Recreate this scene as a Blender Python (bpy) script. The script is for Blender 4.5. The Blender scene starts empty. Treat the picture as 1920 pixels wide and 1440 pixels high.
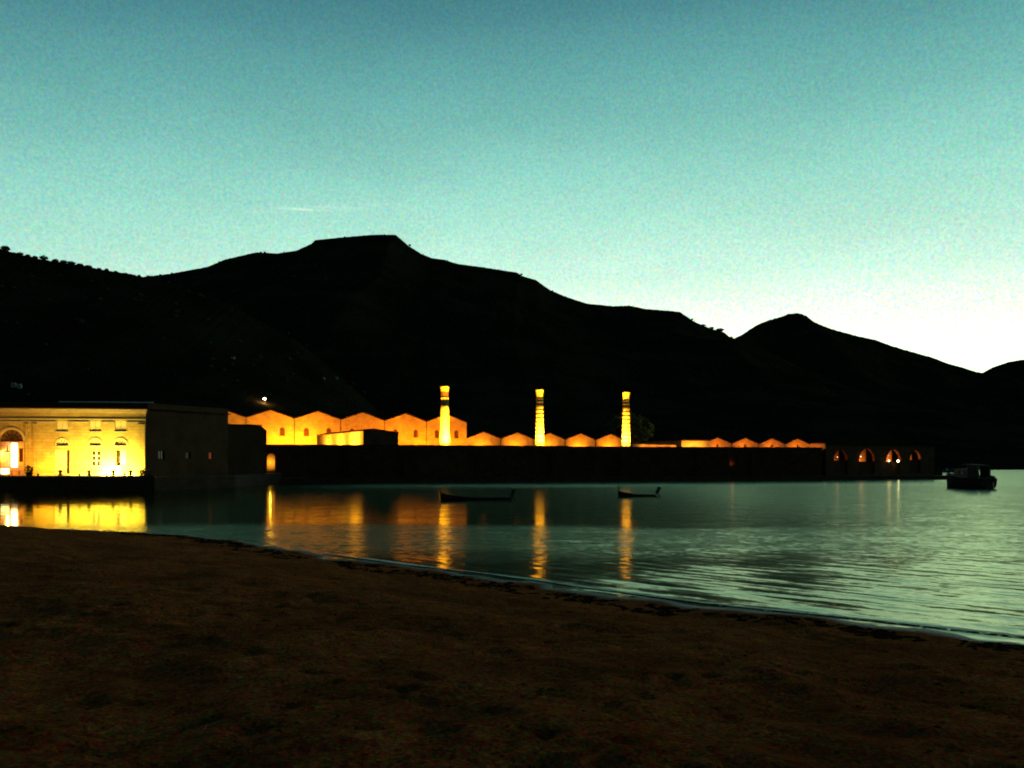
import bpy, math, random
import numpy as np
from mathutils import Vector, noise as mnoise

random.seed(7)
rng = np.random.default_rng(11)
S = bpy.context.scene
COL = S.collection
R = math.radians

# ------------------------------------------------------------------ camera
EYE = 3.7            # eye height above the sea, metres
F = 1600.0           # focal length in photograph pixels (1920 wide)
HZ = 866.0           # photograph row of the horizon
cam_d = bpy.data.cameras.new('camera')
cam = bpy.data.objects.new('camera', cam_d); COL.objects.link(cam)
cam.location = (0, 0, EYE); cam.rotation_euler = (R(90), 0, 0)
cam_d.sensor_width = 36; cam_d.lens = 36 * F / 1920
cam_d.shift_y = (HZ - 720) / 1920
cam_d.clip_start = 0.1; cam_d.clip_end = 12000
S.camera = cam

# ------------------------------------------------------------------ view
S.view_settings.view_transform = 'Standard'
S.view_settings.look = 'None'
S.view_settings.exposure = 0
S.view_settings.gamma = 1
S.view_settings.use_curve_mapping = False
S.render.dither_intensity = 2.0
S.cycles.filter_width = 1.9
S.cycles.use_denoising = True
S.cycles.denoiser = 'OPENIMAGEDENOISE'
S.cycles.denoising_prefilter = 'ACCURATE'
S.cycles.use_adaptive_sampling = False
S.cycles.sample_clamp_indirect = 4
S.cycles.max_bounces = 6
S.cycles.caustics_reflective = False
S.cycles.caustics_refractive = False

def lin(r, g, b):
    f = lambda c: (c / 255 / 12.92) if c <= 10 else ((c / 255 + .055) / 1.055) ** 2.4
    return (f(r), f(g), f(b), 1)

# ------------------------------------------------------------------ node helper
class NT:
    def __init__(s, tree):
        s.t = tree; s.n = tree.nodes; s.l = tree.links
    def node(s, kind, ins=None, **props):
        nd = s.n.new(kind)
        for k, v in props.items(): setattr(nd, k, v)
        for k, v in (ins or {}).items():
            if hasattr(v, 'is_output'): s.l.new(v, nd.inputs[k])
            else: nd.inputs[k].default_value = v
        return nd
    def math(s, op, a, b=0.0, c=0.0, clamp=False):
        return s.node('ShaderNodeMath', {0: a, 1: b, 2: c}, operation=op, use_clamp=clamp).outputs[0]
    def vmath(s, op, a, b=(0, 0, 0), out=0):
        return s.node('ShaderNodeVectorMath', {0: a, 1: b}, operation=op).outputs[out]
    def vscale(s, a, k):
        nd = s.node('ShaderNodeVectorMath', {0: a}, operation='SCALE')
        if hasattr(k, 'is_output'): s.l.new(k, nd.inputs['Scale'])
        else: nd.inputs['Scale'].default_value = k
        return nd.outputs[0]
    def ramp(s, fac, stops, interp='LINEAR'):
        nd = s.node('ShaderNodeValToRGB', {'Fac': fac})
        cr = nd.color_ramp; cr.interpolation = interp
        while len(cr.elements) < len(stops): cr.elements.new(.5)
        for e, (p, c) in zip(cr.elements, stops): e.position = p; e.color = c
        return nd.outputs[0]
    def smooth(s, x, a, b, o0=0.0, o1=1.0):
        nd = s.node('ShaderNodeMapRange', {0: x, 1: a, 2: b, 3: o0, 4: o1}, interpolation_type='SMOOTHSTEP')
        return nd.outputs[0]
    def mix(s, fac, a, b, blend='MIX'):
        nd = s.node('ShaderNodeMix', data_type='RGBA', blend_type=blend)
        for k, v in ((0, fac), (6, a), (7, b)):
            if hasattr(v, 'is_output'): s.l.new(v, nd.inputs[k])
            else: nd.inputs[k].default_value = v
        return nd.outputs[2]

# ------------------------------------------------------------------ world: clear sky after sunset
GLOW_AZ = R(16)      # the sun went down behind the low hills to the right
W = bpy.data.worlds.new('World'); S.world = W; W.use_nodes = True
w = NT(W.node_tree); w.n.clear()
tc = w.node('ShaderNodeTexCoord').outputs['Generated']
sep = w.node('ShaderNodeSeparateXYZ', {0: tc}).outputs
elev = w.math('MULTIPLY', w.math('ARCSINE', w.math('MAXIMUM', sep[2], 0.0)), 180 / math.pi)
toward = w.vmath('DOT_PRODUCT', tc, (math.sin(GLOW_AZ), math.cos(GLOW_AZ), 0), out=1)
away = w.math('SUBTRACT', 1.0, toward)
t_eff = w.math('MULTIPLY_ADD', away, 10.0, elev)
skyc = w.ramp(w.math('DIVIDE', t_eff, 60.0), [
    (0.0, (1.6, 1.9, 1.2, 1)), (6 / 60, (1.6, 1.95, 1.25, 1)), (9.5 / 60, (1.02, 1.28, .95, 1)), (12.5 / 60, lin(208, 249, 228)),
    (16 / 60, lin(176, 234, 214)), (19 / 60, lin(150, 216, 201)), (22.5 / 60, lin(122, 190, 182)),
    (25.5 / 60, lin(102, 170, 168)), (29 / 60, lin(79, 140, 147)), (33 / 60, lin(54, 110, 122)), (40 / 60, lin(34, 84, 98)), (1.0, lin(20, 54, 68))])
dim = w.smooth(away, 0.35, 1.7, 1.0, 0.35)
# two thin wisps of high cloud above the flat-topped summit
az = w.math('MULTIPLY', w.math('ARCTAN2', sep[0], sep[1]), 180 / math.pi)
wn = w.node('ShaderNodeTexNoise', {'Vector': w.vmath('MULTIPLY', tc, (14, 14, 160)), 'Scale': 1.0, 'Detail': 4.0}).outputs['Fac']
def wisp(a0, e0, wa, we, tilt):
    da = w.math('SUBTRACT', az, a0)
    de = w.math('SUBTRACT', w.math('SUBTRACT', elev, e0), w.math('MULTIPLY', da, tilt))
    q = w.math('ADD', w.math('POWER', w.math('ABSOLUTE', w.math('DIVIDE', da, wa)), 2.0), w.math('POWER', w.math('ABSOLUTE', w.math('DIVIDE', de, we)), 2.0))
    return w.math('MULTIPLY', w.math('EXPONENT', w.math('MULTIPLY', q, -1.0)), w.smooth(wn, .35, .65))
ws = w.math('ADD', wisp(-14.0, 16.0, 1.9, .17, .10), w.math('MULTIPLY', wisp(-9.4, 16.45, 1.6, .14, .10), .7))
skyc = w.mix(w.math('MULTIPLY', ws, .9, clamp=True), skyc, (.80, 1.0, .84, 1))
# camera grain painted into the sky colour: a faint mottle over the whole vault
m1 = w.node('ShaderNodeTexNoise', {'Vector': tc, 'Scale': 310.0, 'Detail': 2.0, 'Roughness': .8}).outputs['Color']
m2 = w.node('ShaderNodeTexNoise', {'Vector': w.vmath('MULTIPLY', tc, (1, 1, 3)), 'Scale': 5.0, 'Detail': 5.0}).outputs['Fac']
mott = w.vmath('ADD', w.vmath('MULTIPLY', w.vmath('SUBTRACT', m1, (.5, .5, .5)), (1.5, .85, .95)), (1, 1, 1))
skyc = w.vmath('MULTIPLY', skyc, mott)
skyc = w.vscale(skyc, w.math('MULTIPLY_ADD', m2, .22, .89))
bg = w.node('ShaderNodeBackground', {'Color': skyc, 'Strength': dim})
w.l.new(bg.outputs[0], w.node('ShaderNodeOutputWorld').inputs[0])

# ------------------------------------------------------------------ materials
MATS = {}
def mat(name, base, rough=.8, var=.25, scale=2.0, bump=.0, bscale=None, spec=.3, brick=None, metal=0.0, emit=None, alt=None):
    if name in MATS: return MATS[name]
    m = bpy.data.materials.new(name); m.use_nodes = True
    n = NT(m.node_tree); n.n.clear()
    geo = n.node('ShaderNodeNewGeometry').outputs['Position']
    ns = n.node('ShaderNodeTexNoise', {'Vector': geo, 'Scale': scale, 'Detail': 5.0, 'Roughness': .6}).outputs['Fac']
    lo = tuple(c * (1 - var) for c in base) + (1,); hi = tuple(min(1, c * (1 + var)) for c in (alt or base)) + (1,)
    col = n.ramp(ns, [(.3, lo), (.7, hi)])
    height = n.node('ShaderNodeTexNoise', {'Vector': geo, 'Scale': bscale or scale * 4, 'Detail': 4.0}).outputs['Fac']
    if brick:
        # courses follow height, joints follow the run of the wall
        u, v = brick
        sp = n.node('ShaderNodeSeparateXYZ', {0: geo}).outputs
        run = n.math('ADD', sp[0], n.math('MULTIPLY', sp[1], .55))
        bt = n.node('ShaderNodeTexBrick', {'Vector': n.node('ShaderNodeCombineXYZ', {0: run, 1: sp[2], 2: 0.0}).outputs[0],
                    'Color1': (1, 1, 1, 1), 'Color2': (.78, .78, .78, 1), 'Mortar': (.5, .5, .5, 1), 'Scale': 1.0,
                    'Mortar Size': .02, 'Brick Width': u, 'Row Height': v})
        col = n.mix(.8, col, bt.outputs['Color'], 'MULTIPLY')
        height = n.math('SUBTRACT', height, n.math('MULTIPLY', bt.outputs['Fac'], 1.2))
    p = n.node('ShaderNodeBsdfPrincipled', {'Base Color': col, 'Roughness': rough, 'Specular IOR Level': spec, 'Metallic': metal})
    if bump:
        b = n.node('ShaderNodeBump', {'Height': height, 'Strength': bump, 'Distance': .05})
        n.l.new(b.outputs[0], p.inputs['Normal'])
    if emit:
        p.inputs['Emission Color'].default_value = tuple(emit[:3]) + (1,)
        p.inputs['Emission Strength'].default_value = emit[3]
        m.cycles.emission_sampling = 'NONE'
    n.l.new(p.outputs[0], n.node('ShaderNodeOutputMaterial').inputs[0])
    MATS[name] = m
    return m

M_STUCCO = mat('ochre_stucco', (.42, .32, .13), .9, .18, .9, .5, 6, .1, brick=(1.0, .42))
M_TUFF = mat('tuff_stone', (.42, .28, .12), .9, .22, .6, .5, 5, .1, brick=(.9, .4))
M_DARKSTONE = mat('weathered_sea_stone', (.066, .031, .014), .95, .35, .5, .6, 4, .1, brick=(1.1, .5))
M_SIDE = mat('shaded_plaster', (.075, .037, .018), .9, .3, .4, .4, 4, .1)  # plaster with the shade of unlit walls put into its colour
M_TILE = mat('clay_roof_tile', (.05, .02, .011), .95, .3, 1.5, .6, 7, .0)
M_RIDGE = mat('pale_ridge_mortar', (.45, .40, .36), .8, .2, 2)
M_TRIM = mat('limestone_trim', (.46, .38, .26), .85, .12, 2, .2, 8, .1)
M_SHUTTER = mat('pale_shutter_paint', (.55, .50, .34), .6, .08, 3)
M_WOOD = mat('dark_door_wood', (.05, .024, .012), .9, .3, 3, spec=.05)
M_GLASS = mat('window_glass', (.02, .015, .01), .15, .1, 2, spec=.5)
M_REDGLASS = mat('brown_board_infill', (.10, .03, .012), .7, .3, 2)
M_IRON = mat('rusted_iron', (.008, .004, .002), .9, .3, 4)
M_BRICK = mat('chimney_brick', (.44, .30, .09), .9, .2, 1.2, .5, 6, .1, brick=(.5, .22))
M_BROWNBRICK = mat('brown_brick', (.16, .06, .02), .9, .2, 1.2, .4, 6, .1)
M_QUAY = mat('quay_stone', (.055, .027, .014), .9, .35, .7, .5, 3, .2, brick=(1.6, .6))
M_PAVE = mat('quay_paving', (.10, .06, .035), .85, .25, .8, .3, 4, .2)
M_YARD = mat('yard_gravel', (.16, .13, .09), .95, .25, 1.5, .3, 8, .1)
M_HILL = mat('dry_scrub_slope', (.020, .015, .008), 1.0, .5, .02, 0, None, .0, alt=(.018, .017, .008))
M_LEAF = mat('dark_leaves', (.030, .034, .014), .9, .4, 1.0, 0, None, .1)
M_LEAFLIT = mat('floodlit_leaves', (.07, .075, .022), .9, .4, 1.0, 0, None, .1)  # lighter copy of the leaves, floodlight spill put into the colour
M_BARK = mat('bark', (.05, .035, .025), .95, .3, 4)
M_WHITE = mat('whitewashed_wall', (.34, .27, .2), .9, .1, 1)
M_HULLDARK = mat('dark_hull_paint', (.035, .018, .010), .8, .3, 2, spec=.1)
M_HULLWOOD = mat('boat_timber', (.08, .055, .04), .7, .3, 3)
M_MOTOR = mat('black_motor_plastic', (.012, .012, .012), .4, .2, 4)
M_CANVAS = mat('canopy_canvas', (.05, .026, .016), .9, .2, 3)
M_BOATWHITE = mat('boat_varnish', (.09, .045, .024), .5, .2, 2)
M_ROCK = mat('shore_rock', (.045, .036, .028), .95, .4, .8, .7, 2, .1)
M_FIX = mat('lamp_housing', (.03, .03, .03), .5, .1, 4)
M_POLE = mat('galvanised_pole', (.12, .12, .12), .5, .1, 4, metal=.6)

def lampmat(name, col, k): return mat(name, (.8, .8, .8), .5, 0, 1, emit=(*col, k))

SODIUM = (1.0, .30, .004)
GOLD = (1.0, .62, .10)

# ------------------------------------------------------------------ mesh helper
class MB:
    def __init__(s): s.v = []; s.f = []
    def poly(s, pts):
        i = len(s.v); s.v += [tuple(p) for p in pts]; s.f.append(tuple(range(i, i + len(pts))))
    def hexa(s, b, t):
        i = len(s.v); s.v += [tuple(p) for p in b] + [tuple(p) for p in t]; n = len(b)
        s.f.append(tuple(i + n - 1 - k for k in range(n))); s.f.append(tuple(i + n + k for k in range(n)))
        for k in range(n): s.f.append((i + k, i + (k + 1) % n, i + n + (k + 1) % n, i + n + k))
    def prism(s, pts, z0, z1): s.hexa([(x, y, z0) for x, y in pts], [(x, y, z1) for x, y in pts])
    def box(s, c, size, rz=0.0):
        ca, sa = math.cos(rz), math.sin(rz); a, b, h = size[0] / 2, size[1] / 2, size[2] / 2
        q = [(c[0] + x * ca - y * sa, c[1] + x * sa + y * ca) for x, y in ((-a, -b), (a, -b), (a, b), (-a, b))]
        s.prism(q, c[2] - h, c[2] + h)
    def lathe(s, cx, cy, prof, n=16, ph=0.0):
        i = len(s.v)
        for r, z in prof:
            for k in range(n):
                a = 2 * math.pi * k / n + ph; s.v.append((cx + r * math.cos(a), cy + r * math.sin(a), z))
        for j in range(len(prof) - 1):
            for k in range(n):
                k2 = (k + 1) % n; s.f.append((i + j * n + k, i + j * n + k2, i + (j + 1) * n + k2, i + (j + 1) * n + k))
        s.f.append(tuple(i + n - 1 - k for k in range(n))); s.f.append(tuple(i + (len(prof) - 1) * n + k for k in range(n)))
    def tube(s, p, q, r0, r1=None, n=6):
        p, q = Vector(p), Vector(q); r1 = r0 if r1 is None else r1
        d = (q - p).normalized(); a = d.orthogonal().normalized(); b = d.cross(a)
        ring = lambda c, r: [tuple(c + (a * math.cos(2 * math.pi * k / n) + b * math.sin(2 * math.pi * k / n)) * r) for k in range(n)]
        s.hexa(ring(p, r0), ring(q, r1))
    def blob(s, c, r, seed=0, jag=.25, n=1):
        import bmesh
        bm = bmesh.new(); bmesh.ops.create_icosphere(bm, subdivisions=n, radius=1)
        rr = random.Random(seed); i = len(s.v); bm.verts.ensure_lookup_table()
        for v in bm.verts:
            k = 1 + (rr.random() - .5) * 2 * jag
            s.v.append((c[0] + v.co.x * r[0] * k, c[1] + v.co.y * r[1] * k, c[2] + v.co.z * r[2] * k))
        for f in bm.faces: s.f.append(tuple(i + v.index for v in f.verts))
        bm.free()
    # a wall sheet along a line, with rectangular or arched openings and their reveals
    def wall(s, L, s0, s1, z0, z1, ops=(), depth=.35):
        ss = sorted({s0, s1, *[o[k] for o in ops for k in (0, 1)]}); zz = sorted({z0, z1, *[o[k] for o in ops for k in (2, 3)]})
        ss = [a for a in ss if s0 - 1e-6 <= a <= s1 + 1e-6]; zz = [a for a in zz if z0 - 1e-6 <= a <= z1 + 1e-6]
        for a, b in zip(ss, ss[1:]):
            for c, d in zip(zz, zz[1:]):
                m, h = (a + b) / 2, (c + d) / 2
                if any(o[0] < m < o[1] and o[2] < h < o[3] for o in ops): continue
                s.poly([L(a, 0, c), L(b, 0, c), L(b, 0, d), L(a, 0, d)])
        for o in ops:
            a, b, c, d = o[:4]; rise = o[4] if len(o) > 4 else 0
            sp = d - rise
            s.poly([L(a, 0, c), L(a, 0, sp), L(a, depth, sp), L(a, depth, c)])
            s.poly([L(b, 0, c), L(b, depth, c), L(b, depth, sp), L(b, 0, sp)])
            s.poly([L(a, 0, c), L(a, depth, c), L(b, depth, c), L(b, 0, c)])
            if rise:
                arc = [((a + b) / 2 - (b - a) / 2 * math.cos(math.pi * k / 12), sp + rise * math.sin(math.pi * k / 12)) for k in range(13)]
                for (x0, y0), (x1, y1) in zip(arc, arc[1:]):
                    s.poly([L(x0, 0, y0), L(x0, depth, y0), L(x1, depth, y1), L(x1, 0, y1)])
                    q = [L(x0, 0, y0), L(x1, 0, y1), L(x1, 0, d), L(x0, 0, d)]
                    if abs(y0 - d) < 1e-6: q.pop(3)
                    elif abs(y1 - d) < 1e-6: q.pop(2)
                    s.poly(q)
            else:
                s.poly([L(a, 0, d), L(b, 0, d), L(b, depth, d), L(a, depth, d)])
    def slab(s, L, a, b, n0, n1, c, d):   # a box in a wall's own frame
        s.hexa([L(a, n0, c), L(b, n0, c), L(b, n1, c), L(a, n1, c)], [L(a, n0, d), L(b, n0, d), L(b, n1, d), L(a, n1, d)])
    def arch_panel(s, L, a, b, c, d, rise, n0, n1):
        sp = d - rise
        pts = [(a, c), (b, c)] + [((a + b) / 2 + (b - a) / 2 * math.cos(math.pi * k / 12), sp + rise * math.sin(math.pi * k / 12)) for k in range(13)]
        s.hexa([L(x, n0, y) for x, y in pts], [L(x, n1, y) for x, y in pts])
    def arch_band(s, L, a, b, sp, rise, wd, n0, n1):
        m = (a + b) / 2; r = (b - a) / 2
        for k in range(12):
            t0, t1 = math.pi * k / 12, math.pi * (k + 1) / 12
            q = [(m + (r + e) * math.cos(t), sp + (rise + e) * math.sin(t)) for t, e in ((t0, 0), (t1, 0), (t1, wd), (t0, wd))]
            s.hexa([L(x, n0, y) for x, y in q], [L(x, n1, y) for x, y in q])
    def build(s, name, m, parent=None, smooth=False):
        o = Vector((0, 0, 0)); p = parent
        while p is not None: o += Vector(p.location); p = p.parent
        me = bpy.data.meshes.new(name)
        me.from_pydata([(x - o.x, y - o.y, z - o.z) for x, y, z in s.v], [], s.f); me.update()
        if m: me.materials.append(m)
        if smooth: me.polygons.foreach_set('use_smooth', [True] * len(me.polygons))
        ob = bpy.data.objects.new(name, me); COL.objects.link(ob)
        if parent is not None: ob.parent = parent
        return ob

def frame(O, d):
    d = Vector(d).normalized(); n = (-d.y, d.x)
    return lambda s, t, z: (O[0] + d.x * s + n[0] * t, O[1] + d.y * s + n[1] * t, z)
def run_at(O, d, px):                    # distance along a wall line seen at that photograph column
    d = Vector(d).normalized(); k = (px - 960) / F
    return (k * O[1] - O[0]) / (d.x - k * d.y)
def hgt(py, Y): return EYE + (HZ - py) / F * Y
def X(px, Y): return (px - 960) / F * Y

def thing(name, loc, label, cat, group=None):
    o = bpy.data.objects.new(name, None); COL.objects.link(o); o.location = loc
    o.empty_display_size = .5
    return tag(o, label, cat, group)
def tag(o, label=None, cat=None, group=None, kind=None):
    if label: o['label'] = label
    if cat: o['category'] = cat
    if group: o['group'] = group
    if kind: o['kind'] = kind
    return o
def clone(o, loc, label, parent=None):
    c = o.copy(); COL.objects.link(c)
    if parent is not None: c.parent = parent
    else: c.location = loc; c['label'] = label
    for ch in o.children: clone(ch, None, None, c)
    return c
def light(name, loc, target, power, col, parent=None, angle=140, kind='SPOT', radius=.12):
    ld = bpy.data.lights.new(name, kind); ld.energy = power * (13.0 if kind == 'SPOT' else 2.0); ld.color = col
    ld.shadow_soft_size = radius
    if kind == 'SPOT': ld.spot_size = R(angle); ld.spot_blend = .9
    o = bpy.data.objects.new(name, ld); COL.objects.link(o)
    if kind == 'SPOT': o.rotation_euler = (Vector(target) - Vector(loc)).to_track_quat('-Z', 'Y').to_euler()
    if parent is not None: o.parent = parent; o.location = Vector(loc) - parent.location
    else: o.location = loc
    return o
LENS = {}
def flood(loc, target, power, col, label, group, angle=140):
    """a small ground floodlight: bracket, housing, lit lens and its own lamp"""
    t = thing('floodlight', loc, label, 'floodlight', group)
    d = (Vector(target) - Vector(loc)).normalized(); c = Vector(loc) + Vector((0, 0, .3))
    a = math.atan2(d.y, d.x)
    b = MB(); b.box((loc[0], loc[1], loc[2] + .03), (.3, .3, .06), a); b.tube((loc[0], loc[1], loc[2] + .05), c, .03); b.build('bracket', M_FIX, t)
    h = MB(); h.tube(c - d * .14, c + d * .05, .10, .17, 8); h.build('housing', M_FIX, t)
    key = tuple(col)
    g = MB(); g.tube(c + d * .051, c + d * .056, .14, .14, 8); g.build('lens', lampmat('lens_%d' % (len(LENS) if key not in LENS else LENS[key]), col, 6), t)
    LENS.setdefault(key, len(LENS))
    light('lamp', c + d * .2, target, power, col, t, angle)
    return t

# ------------------------------------------------------------------ terrain: hills
def fbm(x, y, s, o=4):
    return mnoise.fractal(Vector((x * s, y * s, .37)), 1.0, 2.0, o)
HILLS = {}
def hill(name, ridge, D, front, back, rough, seed, step=4.0, jag=.6):
    px = np.arange(ridge[0][0], ridge[-1][0] + .1, step)
    py = np.interp(px, [p[0] for p in ridge], [p[1] for p in ridge])
    rows = [(-1.0)] + [-(1 - k / 6) ** 1.2 for k in range(1, 6)] + [0.0] + [(k / 26) ** 1.25 for k in range(1, 27)]
    V, Fc = [], []
    for i, (a, b) in enumerate(zip(px, py)):
        d = D(a) if callable(D) else D
        x, zr = X(a, d), EYE + (HZ - b) / F * d
        zr += jag * fbm(a * .35 + seed, seed, 1.0, 3)
        for t in rows:
            if t < 0: y = d + (-t) * back; z = zr * (1 - (-t) ** 1.3)
            else: y = d - t * front; z = zr * ((1 - t) ** 1.35)
            g = min(1, abs(t) * 3) * (1 - abs(t))
            z += g * rough * fbm(x + seed * 31, y, 1 / 160, 5)
            V.append((x + (g * rough * .6 * fbm(y, x + seed, 1 / 120, 3)), y, z if abs(t) < 1 else -3))
    n = len(rows)
    for i in range(len(px) - 1):
        for j in range(n - 1): Fc.append((i * n + j, (i + 1) * n + j, (i + 1) * n + j + 1, i * n + j + 1))
    mb = MB(); mb.v = V; mb.f = Fc
    o = mb.build(name, M_HILL, smooth=True); tag(o, kind='structure')
    HILLS[name] = np.array(V).reshape(len(px), n, 3)
    return o

R_LEFT = [(-420, 372), (-200, 415), (0, 466), (30, 474), (75, 486), (150, 497), (200, 507), (240, 513), (280, 521), (330, 534), (420, 566), (560, 640), (700, 760), (760, 830)]
R_MAIN = [(120, 585), (200, 542), (270, 519), (320, 513), (390, 500), (420, 487), (450, 480), (480, 473), (520, 475), (555, 470), (575, 461), (588, 455), (591, 450), (640, 445), (700, 440),
          (742, 440), (749, 446), (765, 460), (790, 476), (810, 484), (835, 487), (845, 491), (860, 495), (920, 503), (970, 511), (978, 517), (1005, 525), (1030, 543), (1060, 556), (1100, 569),
          (1150, 574), (1180, 573), (1210, 579), (1260, 583), (1275, 585), (1300, 602), (1320, 611), (1340, 618), (1356, 622), (1362, 631), (1375, 634), (1450, 665), (1600, 735), (1750, 800), (1830, 850)]
R_CONE = [(1180, 740), (1300, 672), (1375, 635), (1390, 628), (1410, 615), (1430, 604), (1460, 595), (1480, 588), (1497, 587), (1512, 592), (1525, 603), (1560, 617), (1600, 628), (1640, 637),
          (1680, 651), (1740, 668), (1770, 683), (1800, 691), (1830, 701), (1850, 710), (1920, 745), (2050, 800), (2150, 850)]
R_FAR = [(1700, 780), (1780, 730), (1838, 702), (1860, 689), (1890, 679), (1910, 675), (1960, 670), (2050, 680), (2200, 715), (2500, 780), (2700, 850)]
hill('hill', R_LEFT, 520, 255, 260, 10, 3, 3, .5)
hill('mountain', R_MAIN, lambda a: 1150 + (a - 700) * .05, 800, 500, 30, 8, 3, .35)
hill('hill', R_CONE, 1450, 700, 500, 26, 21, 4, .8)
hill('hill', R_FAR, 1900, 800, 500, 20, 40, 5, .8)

# low land between the shore and the hills
coast = [(-420, 118), (-85, 112), (-44, 117), (-41, 152), (64, 178), (99, 201), (112, 222), (135, 268), (160, 330), (215, 430), (300, 560), (430, 760), (560, 960), (900, 1500)]
lb = MB(); pts = coast + [(900, 2600), (-900, 2600), (-900, 118)]
lb.prism(pts, -3, 1.55); tag(lb.build('land', M_HILL), kind='structure')

# ------------------------------------------------------------------ sea
def water_material():
    m = bpy.data.materials.new('sea_water'); m.use_nodes = True
    n = NT(m.node_tree); n.n.clear()
    P = n.node('ShaderNodeNewGeometry').outputs['Position']
    sp = n.node('ShaderNodeSeparateXYZ', {0: P}).outputs
    wob = n.node('ShaderNodeTexNoise', {'Vector': n.vmath('MULTIPLY', P, (.03, .06, 1)), 'Scale': 1.0, 'Detail': 3.0}).outputs['Fac']
    yy = n.math('MULTIPLY_ADD', n.math('SUBTRACT', wob, .5), 14.0, sp[1])
    # a ruffled belt between 33 and 50 m off, a calm sheet beyond, ruffled again along the far wall
    belt = n.math('MULTIPLY', n.smooth(yy, 31, 36), n.smooth(yy, 47, 52, 1.0, 0.0))
    farr = n.smooth(yy, 112, 135)
    east = n.smooth(sp[0], 0, 28)
    ruff = n.math('MAXIMUM', n.math('MAXIMUM', belt, farr), n.math('MULTIPLY', east, .85))
    open_w = n.smooth(sp[0], -46, -18, .35, 1.0)          # the corner by the quay lies sheltered and stiller
    def slopes(scale_vec, sc, det):
        c = n.node('ShaderNodeTexNoise', {'Vector': n.vmath('MULTIPLY', P, scale_vec), 'Scale': sc, 'Detail': det, 'Roughness': .55}).outputs['Color']
        return n.vmath('SUBTRACT', c, (.5, .5, .5))
    fine = n.vscale(slopes((1, 1, 1), 3.2, 3.0), n.math('MULTIPLY', open_w, n.math('MULTIPLY_ADD', ruff, .18, .05)))
    mid = n.vscale(slopes((.6, 1.6, 1), .7, 2.0), n.math('MULTIPLY', open_w, n.math('MULTIPLY_ADD', ruff, .07, .04)))
    # wavelets running in on the beach, crests parallel to the waterline
    rot = n.node('ShaderNodeVectorRotate', {'Vector': P, 'Angle': R(43)}, rotation_type='Z_AXIS').outputs[0]
    sw = n.node('ShaderNodeTexNoise', {'Vector': n.vmath('MULTIPLY', rot, (.13, 1.0, 1)), 'Scale': 2.3, 'Detail': 3.0, 'Roughness': .5}).outputs['Fac']
    swm = n.math('MULTIPLY', n.math('SUBTRACT', sw, .5), n.smooth(yy, 24, 40, .32, .02))
    c43, s43 = math.cos(R(43)), math.sin(R(43))
    swell = n.node('ShaderNodeCombineXYZ', {0: n.math('MULTIPLY', swm, -s43), 1: n.math('MULTIPLY', swm, -c43), 2: 0.0}).outputs[0]
    tot = n.vmath('ADD', n.vmath('ADD', fine, mid), swell)
    nor = n.vmath('NORMALIZE', n.vmath('ADD', n.vmath('MULTIPLY', tot, (1, 1, 0)), (0, 0, 1)))
    # green inshore water: dark body, faintly green mirror
    body = n.node('ShaderNodeBsdfDiffuse', {'Color': (.004, .014, .007, 1)})
    gl = n.node('ShaderNodeBsdfGlossy', {'Color': (.84, .97, .68, 1), 'Roughness': n.math('MULTIPLY', open_w, n.math('MULTIPLY_ADD', ruff, .06, .11)), 'Normal': nor})
    fr = n.node('ShaderNodeFresnel', {'IOR': 1.36, 'Normal': nor})
    p = n.node('ShaderNodeMixShader', {0: fr.outputs[0], 1: body.outputs[0], 2: gl.outputs[0]})
    n.l.new(p.outputs[0], n.node('ShaderNodeOutputMaterial').inputs[0])
    return m
wb = MB(); wb.poly([(-1500, -200, 0), (4000, -200, 0), (4000, 7000, 0), (-1500, 7000, 0)])
tag(wb.build('sea', water_material()), kind='structure')

# ------------------------------------------------------------------ beach
SHORE = [(-200, 118), (-120, 98), (-70, 68), (-45, 55), (-28.6, 47.7), (-24, 46.3), (-19, 44.2), (-15.5, 42), (-12.6, 39.4), (-10.7, 37.2), (-7.4, 33), (-5, 30.8), (-1.95, 28.2), (.64, 25.5), (2.9, 23.2),
         (4.6, 21.6), (6.8, 20.3), (8.6, 18.7), (10.3, 17.3), (13, 15.2), (20, 10), (40, -4), (90, -40)]
def shore_dist(x, y):
    best = np.full(x.shape, 1e9); sign = np.ones(x.shape)
    for (ax, ay), (bx, by) in zip(SHORE, SHORE[1:]):
        dx, dy = bx - ax, by - ay; L2 = dx * dx + dy * dy
        t = np.clip(((x - ax) * dx + (y - ay) * dy) / L2, 0, 1)
        qx, qy = x - ax - t * dx, y - ay - t * dy
        d = np.hypot(qx, qy); cr = dx * qy - dy * qx
        m = d < best; best = np.where(m, d, best); sign = np.where(m, np.where(cr < 0, 1, -1), sign)
    return best * sign
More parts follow.
